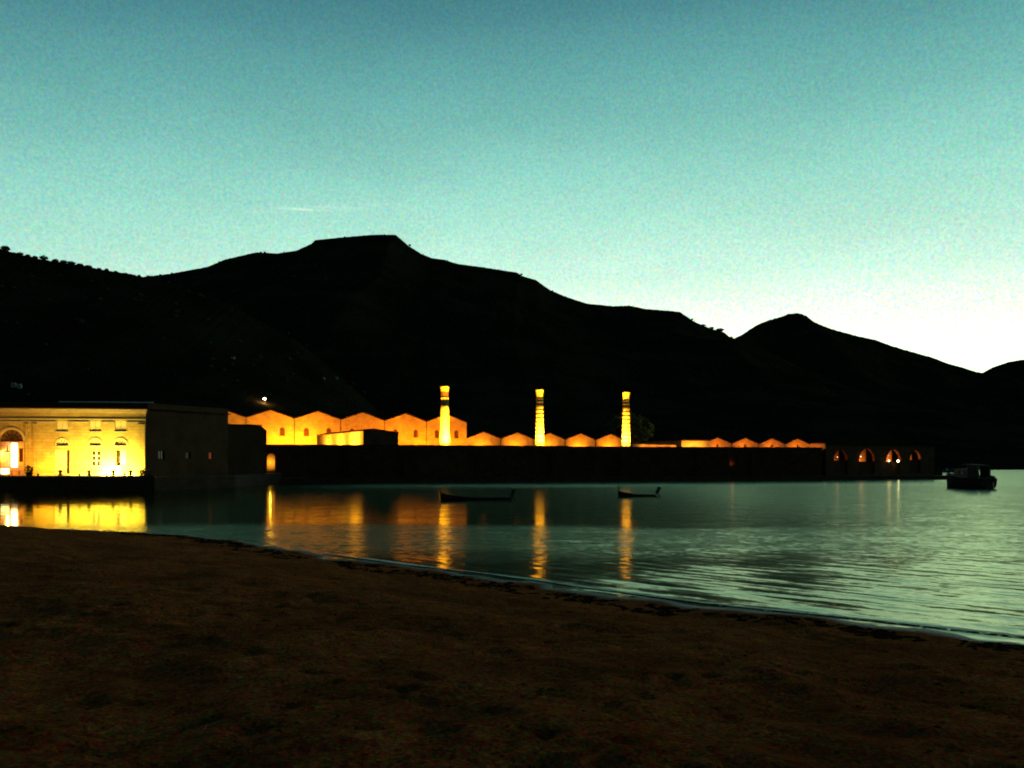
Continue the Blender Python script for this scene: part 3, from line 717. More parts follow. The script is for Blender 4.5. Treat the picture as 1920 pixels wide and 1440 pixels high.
def leafy(c, rad, n, seed, size, mb=None):
    rr = random.Random(seed); mb = mb or MB()
    for _ in range(n):
        while True:
            u = Vector((rr.uniform(-1, 1), rr.uniform(-1, 1), rr.uniform(-1, 1)))
            if .25 < u.length < 1: break
        k = 1 + .22 * mnoise.noise(u * 2.3 + Vector((seed, 0, 0)))
        p = Vector((c[0] + u.x * rad[0] * k, c[1] + u.y * rad[1] * k, c[2] + u.z * rad[2] * k))
        d1 = Vector((rr.uniform(-1, 1), rr.uniform(-1, 1), rr.uniform(-1, 1))).normalized(); d2 = d1.orthogonal().normalized()
        s_ = size * rr.uniform(.6, 1.3)
        mb.poly([p - d1 * s_, p - d2 * s_ * .6, p + d1 * s_, p + d2 * s_ * .6])
    return mb
a = (X(55, 108), 108.0, 1.78)
t = thing('planter', a, 'dark planter with a low shrub beside the entrance arch', 'planter')
g = MB(); g.lathe(a[0], a[1], [(.28, 1.78), (.42, 2.3), (.46, 2.3), (.46, 2.38)], 12); g.build('pot', M_IRON, t)
leafy((a[0], a[1], 2.75), (.55, .55, .48), 260, 4, .09).build('foliage', M_LEAF, t)
a = FL(fx(276), -.9, 1.78)
t = thing('bush', a, 'low leafy bush at the lit corner of the waterfront building', 'bush')
leafy((a[0], a[1], 2.25), (.85, .7, .55), 420, 9, .1).build('foliage', M_LEAF, t)
g = MB(); g.tube((a[0], a[1], 1.76), (a[0] + .05, a[1], 2.2), .05, .03); g.build('stem', M_BARK, t)

# ------------------------------------------------------------------ the factory behind the wall: one line of gabled halls
KO, KD = (-56.6, 200.0), (.894, .447); KL = frame(KO, KD)
def gable_row(name, label, peaks, half, z0, zv, zp, depth, windows, ends, pane, wdim, trim=True):
    c = KL((peaks[0] + peaks[-1]) / 2, 0, z0)
    t = thing(name, c, label, 'factory')
    for i, s_ in enumerate(peaks):
        ops = [(s_ + q - wdim[0] / 2, s_ + q + wdim[0] / 2, wdim[1], wdim[2], wdim[0] / 2) for q in windows]
        b = MB(); b.wall(KL, s_ - half, s_ + half, z0, zv, ops, .4)
        b.poly([KL(s_ - half, 0, zv), KL(s_ + half, 0, zv), KL(s_, 0, zp)])
        b.build('gable_wall', M_TUFF, t)
        b = MB(); e = .14
        for sg in (-1, 1):
            lo, hi = (s_ + sg * (half - .01), zv), (s_ + sg * .01, zp)
            q_ = [KL(lo[0], -.25, lo[1] + .02), KL(hi[0], -.25, hi[1] + .02), KL(hi[0], depth, hi[1] + .02), KL(lo[0], depth, lo[1] + .02)]
            b.hexa(q_, [(x, y, z + e) for x, y, z in q_])
        b.build('roof', M_TILE, t)
        for o_ in ops:
            b = MB(); m_ = (o_[0] + o_[1]) / 2
            b.slab(KL, m_ - .05, m_ + .05, .22, .29, o_[2] + .01, o_[3] - .05)
            for z_ in (o_[2] + (o_[3] - o_[2]) * .35, o_[2] + (o_[3] - o_[2]) * .65): b.slab(KL, o_[0] + .01, m_ - .055, .22, .29, z_ - .04, z_ + .04); b.slab(KL, m_ + .055, o_[1] - .01, .22, .29, z_ - .04, z_ + .04)
            wo = b.build('window', M_WOOD, t)
            b = MB(); b.arch_panel(KL, o_[0] + .005, o_[1] - .005, o_[2] + .005, o_[3] - .005, o_[4], .30, .34); b.build('pane', pane, wo)
            b = MB(); b.slab(KL, o_[0] - .12, o_[1] + .12, -.12, -.003, o_[2] - .16, o_[2] - .004); b.build('sill', M_TUFF, wo)
        if i < len(peaks) - 1:
            b = MB(); v = s_ + half; b.tube(KL(v, -.1, z0), KL(v, -.1, zv - .1), .07, n=6); b.build('downpipe', M_IRON, t)
    b = MB(); a, e = peaks[0] - half, peaks[-1] + half
    b.poly([KL(a, 0, z0), KL(a, depth, z0), KL(a, depth, zv), KL(a, 0, zv)]); b.poly([KL(e, 0, z0), KL(e, depth, z0), KL(e, depth, zv), KL(e, 0, zv)])
    b.poly([KL(a, depth, z0), KL(e, depth, z0), KL(e, depth, zv), KL(a, depth, zv)])
    for s_ in peaks: b.poly([KL(s_ - half, depth, zv), KL(s_ + half, depth, zv), KL(s_, depth, zp)])
    b.build('side_walls', M_TUFF, t)
    return t
zp1, zv1 = hgt(769, 200), hgt(784.5, 200)
PK1 = [11.12 * k for k in range(-1, 5)]
gable_row('factory_hall', 'tall row of orange lit gabled halls with dark arched windows behind sea wall', PK1, 5.56, YARD - .1, zv1, zp1, 45, (-2.7, 2.7), None, M_REDGLASS, (1.25, hgt(818, 205), hgt(802, 205)))
zp2, zv2 = hgt(810, 224.3), hgt(823, 226)
PK2 = [54.95 + 9.9 * k for k in range(5)]
gable_row('low_factory_hall', 'lower row of five lit gables between the chimneys', PK2, 4.93, YARD - .1, zv2, zp2, 40, (), None, M_REDGLASS, (1, 1, 2))
PK3 = [133.2 + 10.9 * k for k in range(4)]
zp3, zv3 = hgt(821.5, 264), hgt(832, 262)
gable_row('end_factory_hall', 'farthest row of four small dim orange gables at right end of sea wall', PK3, 5.43, YARD - .1, zv3, zp3, 36, (0,), None, M_REDGLASS, (.9, hgt(836, 264) - .4, hgt(832.2, 264) - .05))
# flat lit range left of the last gables, low range at the right
s0, s1 = run_at(KO, KD, 1266), PK3[0] - 5.5
yq = KL(s0, 0, 0)[1]
t = thing('flat_roof_range', KL((s0 + s1) / 2, 0, YARD), 'low flat-roofed lit range left of the farthest gables', 'building')
b = MB(); b.slab(KL, s0, s1, -3, 20, YARD - .1, hgt(826.5, yq)); b.build('wall', M_TUFF, t)
b = MB(); b.slab(KL, s0 - .2, s1 + .2, -3.2, 20.2, hgt(826.5, yq), hgt(825.5, yq) + .1); b.build('roof', M_TILE, t)
s0, s1 = PK3[-1] + 5.5, run_at(KO, KD, 1549)
t = thing('lean_to_range', KL((s0 + s1) / 2, 0, YARD), 'low lit lean-to at the very right end of the gables', 'building')
b = MB(); ya = KL(s0, 0, 0)[1]; b.wall(KL, s0, s1, YARD - .1, hgt(831.5, ya), [], .3); b.poly([KL(s1, 0, YARD), KL(s1, 14, YARD), KL(s1, 14, hgt(831.5, ya)), KL(s1, 0, hgt(831.5, ya))]); b.build('wall', M_TUFF, t)
b = MB(); b.slab(KL, s0, s1 + .15, -.2, 14, hgt(831.5, ya), hgt(831.5, ya) + .12); b.build('roof', M_TILE, t)
# low garden wall seen as a thin lit strip right of the third chimney
t = thing('yard_wall', (X(1225, 230), 230, YARD), 'thin lit strip of a low yard wall right of the third chimney', 'wall')
YL = frame((X(1186, 224), 224.0), (X(1268, 240) - X(1186, 224), 16)); b = MB(); nY = run_at((X(1186, 224), 224.0), (X(1268, 240) - X(1186, 224), 16), 1268)
b.slab(YL, 0, nY, 0, .5, YARD - .1, hgt(833.8, 232)); b.build('wall', M_TUFF, t)
b = MB(); b.slab(YL, -.05, nY + .05, -.06, .56, hgt(833.8, 232), hgt(833.8, 232) + .12); b.build('coping', M_TILE, t)

# the shed in front: left side floodlit, front end dark
A0 = (X(594, 197), 197.0); A1 = (X(681, 170), 170.0)
SD_ = (A1[0] - A0[0], A1[1] - A0[1]); SHL = frame(A0, SD_); shl = math.hypot(*SD_)
E0 = A1; u_ = Vector((.894, .447)); wS = run_at(A1, u_, 747)
B1 = (A1[0] + u_.x * wS, A1[1] + u_.y * wS); B0 = (A0[0] + u_.x * wS, A0[1] + u_.y * wS)
zs = hgt(808.5, 170)
t = thing('yard_shed', (A1[0], A1[1], YARD), 'long shed in the yard, its left side blazing yellow and its end wall dark', 'shed')
b = MB(); b.poly([(A0[0], A0[1], YARD - .1), (A1[0], A1[1], YARD - .1), (A1[0], A1[1], zs), (A0[0], A0[1], zs)]); b.build('long_wall', M_TUFF, t)
b = MB(); mid = ((A1[0] * .72 + B1[0] * .28), (A1[1] * .72 + B1[1] * .28), zs + .42)
b.poly([(A1[0], A1[1], YARD - .1), (B1[0], B1[1], YARD - .1), (B1[0], B1[1], zs - .25), mid, (A1[0], A1[1], zs)])
b.poly([(B1[0], B1[1], YARD - .1), (B0[0], B0[1], YARD - .1), (B0[0], B0[1], zs - .25), (B1[0], B1[1], zs - .25)]); b.poly([(B0[0], B0[1], YARD - .1), (A0[0], A0[1], YARD - .1), (A0[0], A0[1], zs), (B0[0], B0[1], zs - .25)])
b.build('end_wall', M_SIDE, t)  # unlit end, shade painted in by the darker plaster
m0 = (A0[0] * .72 + B0[0] * .28, A0[1] * .72 + B0[1] * .28, zs + .42)
dn = Vector((SD_[0], SD_[1], 0)).normalized() * .2
b = MB()
for p, q_, r_, s_ in (((A0[0], A0[1], zs), (A1[0], A1[1], zs), mid, m0), (m0, mid, (B1[0], B1[1], zs - .25), (B0[0], B0[1], zs - .25))):
    k = [tuple(Vector(v) + Vector((0, 0, .02)) + (dn if i in (1, 2) else -dn)) for i, v in enumerate((p, q_, r_, s_))]
    b.hexa(k, [(x, y, z + .14) for x, y, z in k])
b.build('roof', M_TILE, t)

# ------------------------------------------------------------------ chimneys
def chimney(px, Y, ztop, r0, r1, hoops, label, plain=False):
    x = X(px, Y); t = thing('factory_chimney', (x, Y, YARD), label, 'chimney', 'three factory chimneys')
    H = ztop - YARD; rad = lambda f: r0 + (r1 - r0) * f
    zb = lambda py: hgt(py, Y)
    top = (ztop - .6)
    b = MB()
    zcol = zb(746) if plain else ztop - 2.1
    b.lathe(x, Y, [(r0 * 1.18, YARD - .1), (r0 * 1.18, YARD + 1.2), (r0 * 1.02, YARD + 1.35)] + [(rad(f), YARD + 1.4 + (zcol - YARD - 1.4) * f) for f in (0, .25, .5, .75, 1)], 16); b.build('shaft', M_BRICK, t, True)
    b = MB(); b.lathe(x, Y, [(r1 * .97, zcol + .01), (r1 * .97, ztop - 1.15)], 16); b.build('neck', M_BROWNBRICK if plain else M_BRICK, t)
    b = MB(); b.lathe(x, Y, [(r1 * 1.04, zcol - .3), (r1 * 1.07, zcol - .02), (r1 * 1.0, zcol + .08)] if plain else [(r1 * 1.06, zcol - .3), (r1 * 1.09, zcol - .1), (r1, zcol)], 16); b.build('collar', M_BRICK if plain else M_IRON, t)
    b = MB(); b.lathe(x, Y, [(r1 * .96, ztop - 1.16), (r1 * 1.02, ztop - 1.0), (r1 * 1.04, ztop - .7), (r1 * 1.13, ztop - .3), (r1 * 1.16, ztop), (r1 * .7, ztop), (r1 * .7, ztop - .8)], 16); b.build('cap', M_BRICK, t)
    for k in range(hoops):
        f = (k + 1) / (hoops + 1); z = YARD + 1.4 + (zcol - YARD - 1.4) * f; r = rad(f)
        b = MB(); b.lathe(x, Y, [(r + .005, z - .14), (r + .055, z - .13), (r + .055, z + .13), (r + .005, z + .14)], 16); b.build('hoop', M_IRON, t)
    return x, Y
zt = hgt(725, 206)
for px, Y, zz, hoops, lb_, pw in ((834, 206, zt, 0, 'smooth lit brick chimney standing before the tall gabled halls', 1.0), (1012, hgt(0, 1) and 212, hgt(731, 212), 11, 'hooped lit chimney, middle of the three, among the low gables', 1.15),
                                 (1174, 219, hgt(736, 219), 11, 'hooped lit chimney, rightmost of the three, in front of a round tree', 1.25)):
    x, Y = chimney(px, Y, zz, 1.2 if hoops == 0 else 1.06, .93 if hoops == 0 else .83, hoops, lb_, hoops == 0)
    for dx, dy, k in ((2.3, -3.4, 1.7), (-2.2, -3.6, .62)) if hoops == 0 or px == 1012 else ((-2.2, -3.4, 1.3), (2.2, -3.6, .45)):
        flood((x + dx, Y + dy, YARD + .02), (x, Y, YARD + 10.5), 15000 * pw * k, (1, .47, .03), 'floodlight on the yard at the foot of a factory chimney', 'floodlights at the chimney feet', 100)

# floodlights along the halls
G1 = 'floodlights along the factory halls'; LB = 'floodlight on the yard aimed up at the factory walls'
for s_, nn, pw in ((-9, -6, 420), (1.5, -4.5, 900), (7.5, -4.0, 1100), (13, -4.5, 450), (23, -7, 560), (31, -6, 700), (38, -5, 700), (46.5, -5, 620)):
    flood(KL(s_, nn, YARD + .02), KL(s_, .2, zv1 - 1.5), pw, (1, .37, .01) if s_ < 10 else SODIUM, LB, G1, 150)
for s_ in PK2: flood(KL(s_ - .8, -2.6, YARD + .02), KL(s_ - .5, .2, zv2), 330, (1, .34, .01), LB, G1, 150)
for s_ in PK3: flood(KL(s_ - 1, -3.6, YARD + .02), KL(s_, .2, zv3), 190, (1, .26, .008), LB, G1, 150)
flood(KL(PK3[-1] + 8, -3.6, YARD + .02), KL(PK3[-1] + 8, .2, zv3), 80, (1, .26, .008), LB, G1, 150)
for f in (.15, .5): flood(KL(run_at(KO, KD, 1266) + 11 * f + .5, -6.2, YARD + .02), KL(run_at(KO, KD, 1266) + 11 * f + .5, -3, 9), 260, (1, .45, .04), LB, G1, 150)
for q_, pw in ((5, 90), (10, 90), (15, 90), (20, 90)): flood(YL(q_, -2.2, YARD + .02), YL(q_, 0, 8.2), pw, (1, .34, .02), LB, G1, 150)
for f, pw in ((.84, 1150), (.55, 700), (.28, 550)): flood(SHL(shl * f, -3.2, YARD + .02), SHL(shl * f, .2, YARD + 2.8), pw, (1, .46, .03), 'floodlight on the yard aimed at the long shed wall', 'floodlights by the yard shed', 150)

# ------------------------------------------------------------------ arcade building at the right
AO = (X(1548, 178), 178.0); AE = (X(1752, 199), 199.0); AD = (AE[0] - AO[0], AE[1] - AO[1]); AL = frame(AO, AD); alen = math.hypot(*AD)
t = thing('arcade_building', (AO[0], AO[1], .8), 'low dark building with four dimly lit arches at right end of the waterfront', 'building')
arcs = []
for px, w_, cr in ((1576, 26, 843), (1625, 30, 841), (1675, 27, 843), (1716, 20, 845)):
    y = AL(run_at(AO, AD, px), 0, 0)[1]; a, e = run_at(AO, AD, px - w_ / 2), run_at(AO, AD, px + w_ / 2)
    arcs.append((a, e, 1.2, hgt(cr, y), (e - a) / 2))
AZ = hgt(836.5, 188); BKD = lambda s_, k, z: tuple(Vector(AL(s_, 0, z)) + Vector((.36, .93, 0)) * k)
b = MB(); b.wall(AL, 0, alen, .7, AZ, arcs, .5)
b.poly([AL(alen, 0, .7), BKD(alen, 12, .7), BKD(alen, 12, AZ), AL(alen, 0, AZ)]); b.poly([AL(0, 0, .7), BKD(0, 12, .7), BKD(0, 12, AZ), AL(0, 0, AZ)])
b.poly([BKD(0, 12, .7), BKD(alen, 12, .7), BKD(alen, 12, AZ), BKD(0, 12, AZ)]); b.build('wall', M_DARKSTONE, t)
b = MB(); b.hexa([BKD(s_, k, AZ) for s_, k in ((-.1, -.25), (alen + .2, -.25), (alen + .2, 12.2), (-.1, 12.2))], [BKD(s_, k, AZ + .22) for s_, k in ((-.1, -.25), (alen + .2, -.25), (alen + .2, 12.2), (-.1, 12.2))]); b.build('roof', M_TILE, t)
for (a, e, c, d, r), pw in zip(arcs, (70, 220, 480, 280)):
    b = MB(); b.slab(AL, a + .02, (a + e) / 2 - .01, .35, .45, c, d - r - .02); b.slab(AL, (a + e) / 2 + .01, e - .02, .35, .45, c, d - r - .02); dr = b.build('door', M_WOOD, t)
    b = MB(); b.slab(AL, a - .3, e + .3, 2.4, 2.5, c, d + .2); b.build('vault_back', M_TUFF, t)
    b = MB(); b.arch_band(AL, a, e, d - r, r, .22, -.08, -.003); b.build('arch_trim', M_DARKSTONE, t)
    light('lamp', AL((a + e) / 2, 1.2, d - r - .4), None, pw, (1, .30, .05), t, kind='POINT', radius=.1)
for px, py, r, k, col, pw, nn, lb_ in ((1663, 864, .2, 4.5, (1, .72, .34), 5, -.5, 'small bright globe lamp, left one of the pair under the third arch'), (1680, 864.5, .26, 7, (1, .76, .42), 8, -.5, 'larger bright globe lamp, right one of the pair under the third arch'),
                                   (1611, 856, .12, 3.5, (1, .6, .35), 2, -.4, 'tiny pale lamp at left springing of the second arch'), (1567, 857, .10, 2.5, (1, .5, .3), 2, -.4, 'tiny lamp below the first arch of the arcade'), (1663, 854, .13, .9, (1, .35, .12), 0, -.4, 'faint reddish lamp at left springing of the third arch')):
    s_ = run_at(AO, AD, px); y = AL(s_, 0, 0)[1]; a = AL(s_, nn, hgt(py, y))
    bulb(a, r, col, k, lb_, pw)

# ------------------------------------------------------------------ rocks at the point
for i, (px, Y, w_, h_) in enumerate(((1757, 296, 6, .9), (1772, 305, 7, .7), (1785, 300, 5, 1.1), (1852, 470, 9, 1.0), (1866, 500, 11, 1.5), (1876, 520, 6, .8), (1740, 262, 8, 1.6), (1728, 240, 7, 1.3))):
    b = MB(); b.blob((X(px, Y), Y, .1), (w_ / 2, 2.5, h_), 50 + i, .28, 2); o = b.build('rock', M_ROCK)
    tag(o, kind='structure')

# ------------------------------------------------------------------ boats
def hull(mb, L, Bm, H, cx, cy, ang, z0=-.15, sheer=.45, transom=.75, inner=True):
    ca, sa = math.cos(ang), math.sin(ang); n = 14; rings = []
    for i in range(n + 1):
        u = i / n; x = -L / 2 + L * u
        bw = Bm / 2 * (transom + (1 - transom) * math.sin(min(1, u / .45) * math.pi / 2)) if u < .45 else Bm / 2 * math.cos((u - .45) / .55 * math.pi / 2) ** .75
        bw = max(bw, .02); top = H + sheer * max(0, (u - .35) / .65) ** 2; keel = z0 + .22 * H * max(0, (u - .75) / .25) ** 2
        ring = [(x, -bw, top), (x + .0, -bw * .86, z0 + (top - z0) * .4), (x, -bw * .35, keel), (x, bw * .35, keel), (x, bw * .86, z0 + (top - z0) * .4), (x, bw, top)]
        if inner: ring += [(x, bw * .88, top - .02), (x, bw * .6, z0 + .22 + .3 * (top - H)), (x, -bw * .6, z0 + .22 + .3 * (top - H)), (x, -bw * .88, top - .02)]
        rings.append([(cx + a * ca - b_ * sa, cy + a * sa + b_ * ca, z) for a, b_, z in ring])
    i0 = len(mb.v); m = len(rings[0])
    for r_ in rings: mb.v += r_
    for i in range(n):
        for k in range(m): mb.f.append((i0 + i * m + k, i0 + (i + 1) * m + k, i0 + (i + 1) * m + (k + 1) % m, i0 + i * m + (k + 1) % m))
    mb.f.append(tuple(i0 + k for k in range(m))); mb.f.append(tuple(i0 + n * m + k for k in range(m - 1, -1, -1)))
def rowboat(px0, px1, Y, flip, label, tilt_motor, H=.5):
    cx, L = X((px0 + px1) / 2, Y), (px1 - px0) / F * Y
    ang = math.pi + .12 if flip else .1
    t = thing('small_boat', (cx, Y, 0), label, 'boat', 'small boats moored off the wall')
    b = MB(); hull(b, L, L * .3, H, cx, Y, ang); b.build('hull', M_HULLDARK, t, False)
    at = lambda a, c, z: (cx + a * math.cos(ang) - c * math.sin(ang), Y + a * math.sin(ang) + c * math.cos(ang), z)
    for f in (-.22, .08, .3):
        b = MB(); b.box(at(L * f, 0, H * .72), (.28, L * .26 * (1 if f < .2 else .6), .05), ang); b.build('thwart', M_HULLWOOD, t)
    b = MB(); b.tube(at(-L / 2 - .05, 0, H + .1), at(-L / 2 - .3 - tilt_motor, 0, H + .75), .16, .24, 8); b.tube(at(-L / 2 - .1, 0, H + .2), at(-L / 2 - .55, 0, -.1 + tilt_motor), .08, .07, 6)
    mo = b.build('outboard_motor', M_MOTOR, t)
    b = MB(); b.tube(at(-L / 2 + .05, 0, H + .35), at(-L / 2 + .7, .05, H + .5), .025, n=5); b.build('tiller', M_MOTOR, mo)
    b = MB(); b.tube(at(L / 2 - .08, 0, H + .3), at(L / 2 + .02, 0, H + .95), .07, .05, 6); b.build('stem_post', M_HULLDARK, t)
    return t
rowboat(826, 958, 82, True, 'long dark open boat moored between the first two chimney reflections', .0, .26)
rowboat(1158, 1230, 90, True, 'short dark open boat across the third chimney reflection, motor raised', .15, .24)
# cabin boat at the right
Y = 120; cx = X(1815, Y); ang = R(113); L = 6.9
t = thing('cabin_boat', (cx, Y, 0), 'dark cabin motorboat lying at anchor at far right', 'boat')
at = lambda a, c, z: (cx + a * math.cos(ang) - c * math.sin(ang), Y + a * math.sin(ang) + c * math.cos(ang), z)
b = MB(); hull(b, L, 3.3, 1.45, cx, Y, ang, -.3, .75, .85, False); b.build('hull', M_HULLDARK, t)
b = MB()
hx = lambda a0, a1, c, z0, z1, k: b.hexa([at(a0, -c, z0), at(a1, -c * k, z0), at(a1, c * k, z0), at(a0, c, z0)], [at(a0 + .1, -c * .88, z1), at(a1 - .45, -c * k * .8, z1), at(a1 - .45, c * k * .8, z1), at(a0 + .1, c * .88, z1)])
hx(-.9, 1.9, 1.25, 1.47, 2.75, .75); cb = b.build('cabin', M_BOATWHITE, t)
for sg in (-1, 1):
    for a0, a1 in ((-.3, .35), (.45, 1.0)):
        b = MB(); b.hexa([at(a0, sg * 1.20, 1.95), at(a1, sg * 1.12, 1.95), at(a1, sg * 1.04, 1.93), at(a0, sg * 1.12, 1.93)], [at(a0, sg * 1.16, 2.45), at(a1 - .1, sg * 1.08, 2.45), at(a1 - .1, sg * 1.0, 2.45), at(a0, sg * 1.06, 2.45)]); b.build('window', M_GLASS, cb)
b = MB(); b.hexa([at(-2.6, -1.4, 3.12), at(.4, -1.0, 3.26), at(.4, 1.0, 3.26), at(-2.6, 1.4, 3.12)], [at(-2.5, -1.0, 3.3), at(.3, -.9, 3.42), at(.3, .9, 3.42), at(-2.5, 1.0, 3.3)]); b.build('canopy', M_CANVAS, t)
b = MB()
for a_, c_ in ((-2.5, -1.05), (-2.5, 1.05), (-.7, -1.0), (-.7, 1.0)): b.tube(at(a_, c_, 1.2), at(a_, c_ * .98, 3.14), .03, n=5)
b.build('canopy_frame', M_POLE, t)
for sg in (-1, 1):
    b = MB(); b.hexa([at(-2.5, sg * 1.32, 1.5), at(-.9, sg * 1.27, 1.5), at(-.9, sg * 1.25, 1.5), at(-2.5, sg * 1.30, 1.5)], [at(-2.5, sg * 1.32, 3.11), at(-.9, sg * 1.2, 3.15), at(-.9, sg * 1.18, 3.15), at(-2.5, sg * 1.30, 3.11)]); b.build('canopy_curtain', M_CANVAS, t)
b = MB(); b.slab(lambda s, n_, z: at(s, n_, z), -3.4, -.95, -1.3, 1.3, .6, 1.46); b.build('cockpit', M_HULLWOOD, t)
b = MB(); pr = [at(2.0, -1.0, 2.5), at(3.1, -.55, 2.75), at(3.65, 0, 2.85), at(3.1, .55, 2.75), at(2.0, 1.0, 2.5)]
for p, q_ in zip(pr, pr[1:]): b.tube(p, q_, .025, n=5)
for p in pr: b.tube(p, (p[0], p[1], 1.6), .02, n=4)
b.build('bow_rail', M_POLE, t)
b = MB(); b.tube(at(-3.8, 0, .9), at(-3.95, 0, 1.75), .2, .26, 8); b.tube(at(-3.8, 0, 1.0), at(-3.9, 0, -.2), .1, .08, 6); b.build('outboard_motor', M_MOTOR, t)

# ------------------------------------------------------------------ trees
def tree_mesh(seed, rx, rz, trunk):
    c = leafy((0, 0, trunk + rz * .75), (rx, rx, rz), 420, seed, rx * .13)
    for k in range(4):
        a = k * 1.7 + seed; leafy((rx * .6 * math.cos(a), rx * .6 * math.sin(a), trunk + rz * (.55 + .25 * (k % 2))), (rx * .5, rx * .5, rz * .45), 110, seed + k, rx * .12, c)
    tr = MB(); tr.tube((0, 0, -1.0), (0, 0, trunk + rz * .6), rx * .10, rx * .05)
    for k in range(4):
        a = k * 1.57 + seed; tr.tube((0, 0, trunk * .8), (rx * .55 * math.cos(a), rx * .55 * math.sin(a), trunk + rz * .7), rx * .05, rx * .02, 5)
    return c, tr
def tree(loc, rx, rz, trunk, seed, label, group, leaf=None):
    t = thing('tree', (0, 0, 0), label, 'tree', group)
    c, tr = tree_mesh(seed, rx, rz, trunk); c.build('crown', leaf or M_LEAF, t); tr.build('trunk', M_BARK, t)
    t.location = loc; return t
def ridge_z(ridge, px, D): return EYE + (HZ - np.interp(px, [p[0] for p in ridge], [p[1] for p in ridge])) / F * D
GT = 'trees on the left ridge'
for i, (px, w_, h_, lb_) in enumerate(((10, 16, 11, 'ragged tree on the left ridge at the very edge of the photo'), (38, 11, 6, 'left one of three low trees between the edge tree and the tallest ridge tree'), (52, 9, 6, 'middle one of three low trees between the edge tree and the tallest ridge tree'), (66, 10, 7, 'right one of three low trees between the edge tree and the tallest ridge tree'), (82, 14, 11, 'tallest round-headed tree on the left ridge, standing clear of the others'), (104, 12, 8, 'flat-topped tree just right of the tallest ridge tree'),
                                      (119, 12, 8, 'first of four low rounded trees descending the ridge from the flat-topped tree'), (134, 14, 8, 'second of four low rounded trees descending the ridge from the flat-topped tree'), (150, 12, 6, 'third of four low rounded trees descending the ridge from the flat-topped tree'), (166, 13, 6, 'last of four low rounded trees descending the ridge from the flat-topped tree'), (186, 8, 5, 'little tree just left of the small upright ridge tree'), (200, 8, 7, 'small upright tree on the ridge halfway down to the saddle'), (217, 7, 5, 'little tree just right of the small upright ridge tree'), (236, 7, 4, 'last tiny tree on the left ridge before the saddle'))):
    k = 520 / F; tree((X(px, 519), 519, ridge_z(R_LEFT, px, 520) - 1.2), w_ * k * .5, h_ * k * .42, h_ * k * .25, i + 1, lb_, GT)
for i, (px, w_, h_, lb_) in enumerate(((1318, 9, 5, 'small dark tree on the right shoulder of the mountain'), (1334, 9, 6, 'dark tree on mountain shoulder left of the large saddle tree'), (1350, 15, 8, 'largest tree at the foot of the mountain shoulder before the saddle'), (1371, 7, 5, 'lone little tree in the saddle below the cone hill'))):
    D = 1150 + (px - 700) * .05; k = D / F
    tree((X(px, D - 2), D - 2, ridge_z(R_MAIN, px, D) - 2), w_ * k * .5, h_ * k * .45, h_ * k * .2, 40 + i, lb_, 'trees on the mountain shoulder')
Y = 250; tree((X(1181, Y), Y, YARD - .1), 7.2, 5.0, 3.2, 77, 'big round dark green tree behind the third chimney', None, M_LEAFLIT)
# scrub along the slopes
sb = MB(); rr = random.Random(5)
for nm, dens in (('hill', 220), ('mountain', 300)):
    A = HILLS[nm] if nm == 'mountain' else None
    if A is None:
        A = np.array([v.co[:] for v in bpy.data.objects['hill'].data.vertices]).reshape(-1, 33 - 0, 3) if len(bpy.data.objects['hill'].data.vertices) % 33 == 0 else None
    if A is None: continue
    for _ in range(dens):
        i = rr.randrange(A.shape[0]); j = min(A.shape[1] - 1, 6 + int(abs(rr.gauss(0, 8)))); p = A[i, j]
        r_ = rr.uniform(.6, 1.7) * (1 if nm == 'hill' else 1.2)
        sb.blob((p[0] + rr.uniform(-3, 3), p[1], p[2] + r_ * .2), (r_, r_, r_ * .75), rr.randrange(9999), .35, 1)
o = sb.build('scrub', M_LEAF); tag(o, 'dark scrub bushes scattered over the hillsides', 'scrub', kind='stuff')

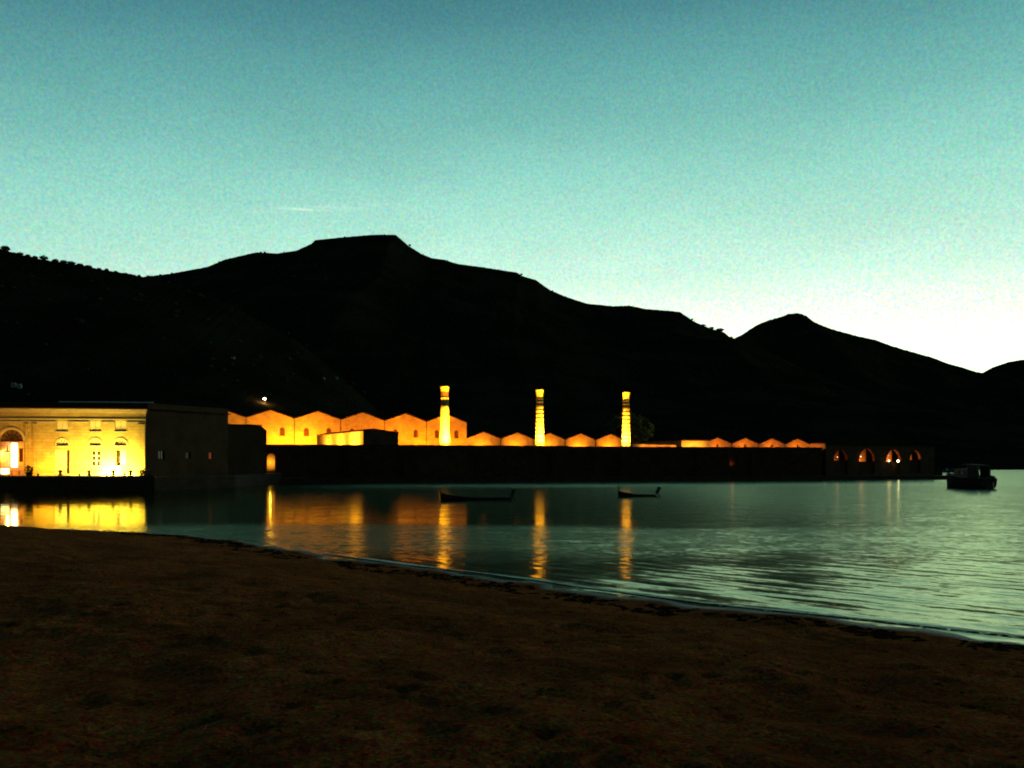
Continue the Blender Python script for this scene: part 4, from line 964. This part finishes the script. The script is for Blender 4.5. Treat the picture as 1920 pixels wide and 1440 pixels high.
# ------------------------------------------------------------------ street lamp and pale houses up the slope
dg = bpy.context.evaluated_depsgraph_get()
def ground_on_sight(px, py):
    d = Vector(((px - 960) / F, 1, (HZ - py) / F)).normalized(); o = Vector((0, 0, EYE)); p = o + d * 282
    best = None
    for ob in bpy.data.objects:
        if ob.type == 'MESH' and ob.name.split('.')[0] in ('hill', 'mountain'):
            ok, loc, nr, ix = ob.ray_cast(p, d)
            if ok and (best is None or loc.y < best.y): best = loc
    return best
g0 = ground_on_sight(497, 756) or Vector((X(497, 420), 420, hgt(756, 420)))
t = thing('street_lamp', g0, 'lit street lamp on the dark slope above the first gables', 'street lamp')
zl = hgt(747.5, g0.y)
b = MB(); b.tube(g0 - Vector((0, 0, .5)), (g0.x, g0.y, zl + .4), .12, .08, 6); b.tube((g0.x, g0.y, zl + .4), (g0.x, g0.y - .9, zl + .55), .06, n=5); b.build('pole', M_POLE, t)
b = MB(); b.lathe(g0.x, g0.y - .9, [(.15, zl + .62), (.5, zl + .42), (.5, zl + .3)], 10); b.build('lamp_shade', M_FIX, t)
b = MB(); b.lathe(g0.x, g0.y - .9, [(.4, zl + .29), (.62, zl + .1), (.62, zl - .25), (.3, zl - .5)], 10); b.build('globe', lampmat('street_globe', (1, .74, .42), 22), t)
light('lamp', (g0.x, g0.y - 1.2, zl - .9), None, 900, (1, .5, .2), t, kind='POINT', radius=.2)
for px, py, w_, h_, lb_ in ((24, 722, 7, 9, 'small pale house on the slope above the floodlit building, left of a pair'), (35, 724, 7, 9, 'small pale house on the slope above the floodlit building, right of a pair'),
                            (436, 671, 7, 3.4, 'tiny pale house high on the slope left of the street lamp'), (606, 709, 5, 3, 'tiny pale house on the slope above the third gable, left of two'), (630, 708, 5, 3, 'tiny pale house on the slope above the third gable, right of two')):
    g = ground_on_sight(px, py + h_ / 2)
    if g is None: continue
    k = g.y / F; wd, ht = w_ * k, h_ * k
    t = thing('hillside_house', g, lb_, 'house', 'pale houses on the dark slope')
    b = MB(); b.box((g.x, g.y + wd * .4, g.z + ht / 2 - .5), (wd, wd * .8, ht + 1)); b.build('wall', M_WHITE, t)
    b = MB(); z = g.z + ht; b.hexa([(g.x - wd * .55, g.y - .2, z), (g.x + wd * .55, g.y - .2, z), (g.x + wd * .55, g.y + wd * .85, z), (g.x - wd * .55, g.y + wd * .85, z)],
                                  [(g.x - wd * .55, g.y + wd * .38, z + wd * .18), (g.x + wd * .55, g.y + wd * .38, z + wd * .18), (g.x + wd * .55, g.y + wd * .42, z + wd * .18), (g.x - wd * .55, g.y + wd * .42, z + wd * .18)]); b.build('roof', M_TILE, t)
    b = MB(); b.box((g.x - wd * .2, g.y - .02, g.z + ht * .55), (wd * .16, .08, ht * .3)); b.build('window', M_GLASS, t)
    b = MB(); b.box((g.x + wd * .2, g.y - .02, g.z + ht * .35), (wd * .18, .08, ht * .68)); b.build('door', M_WOOD, t)
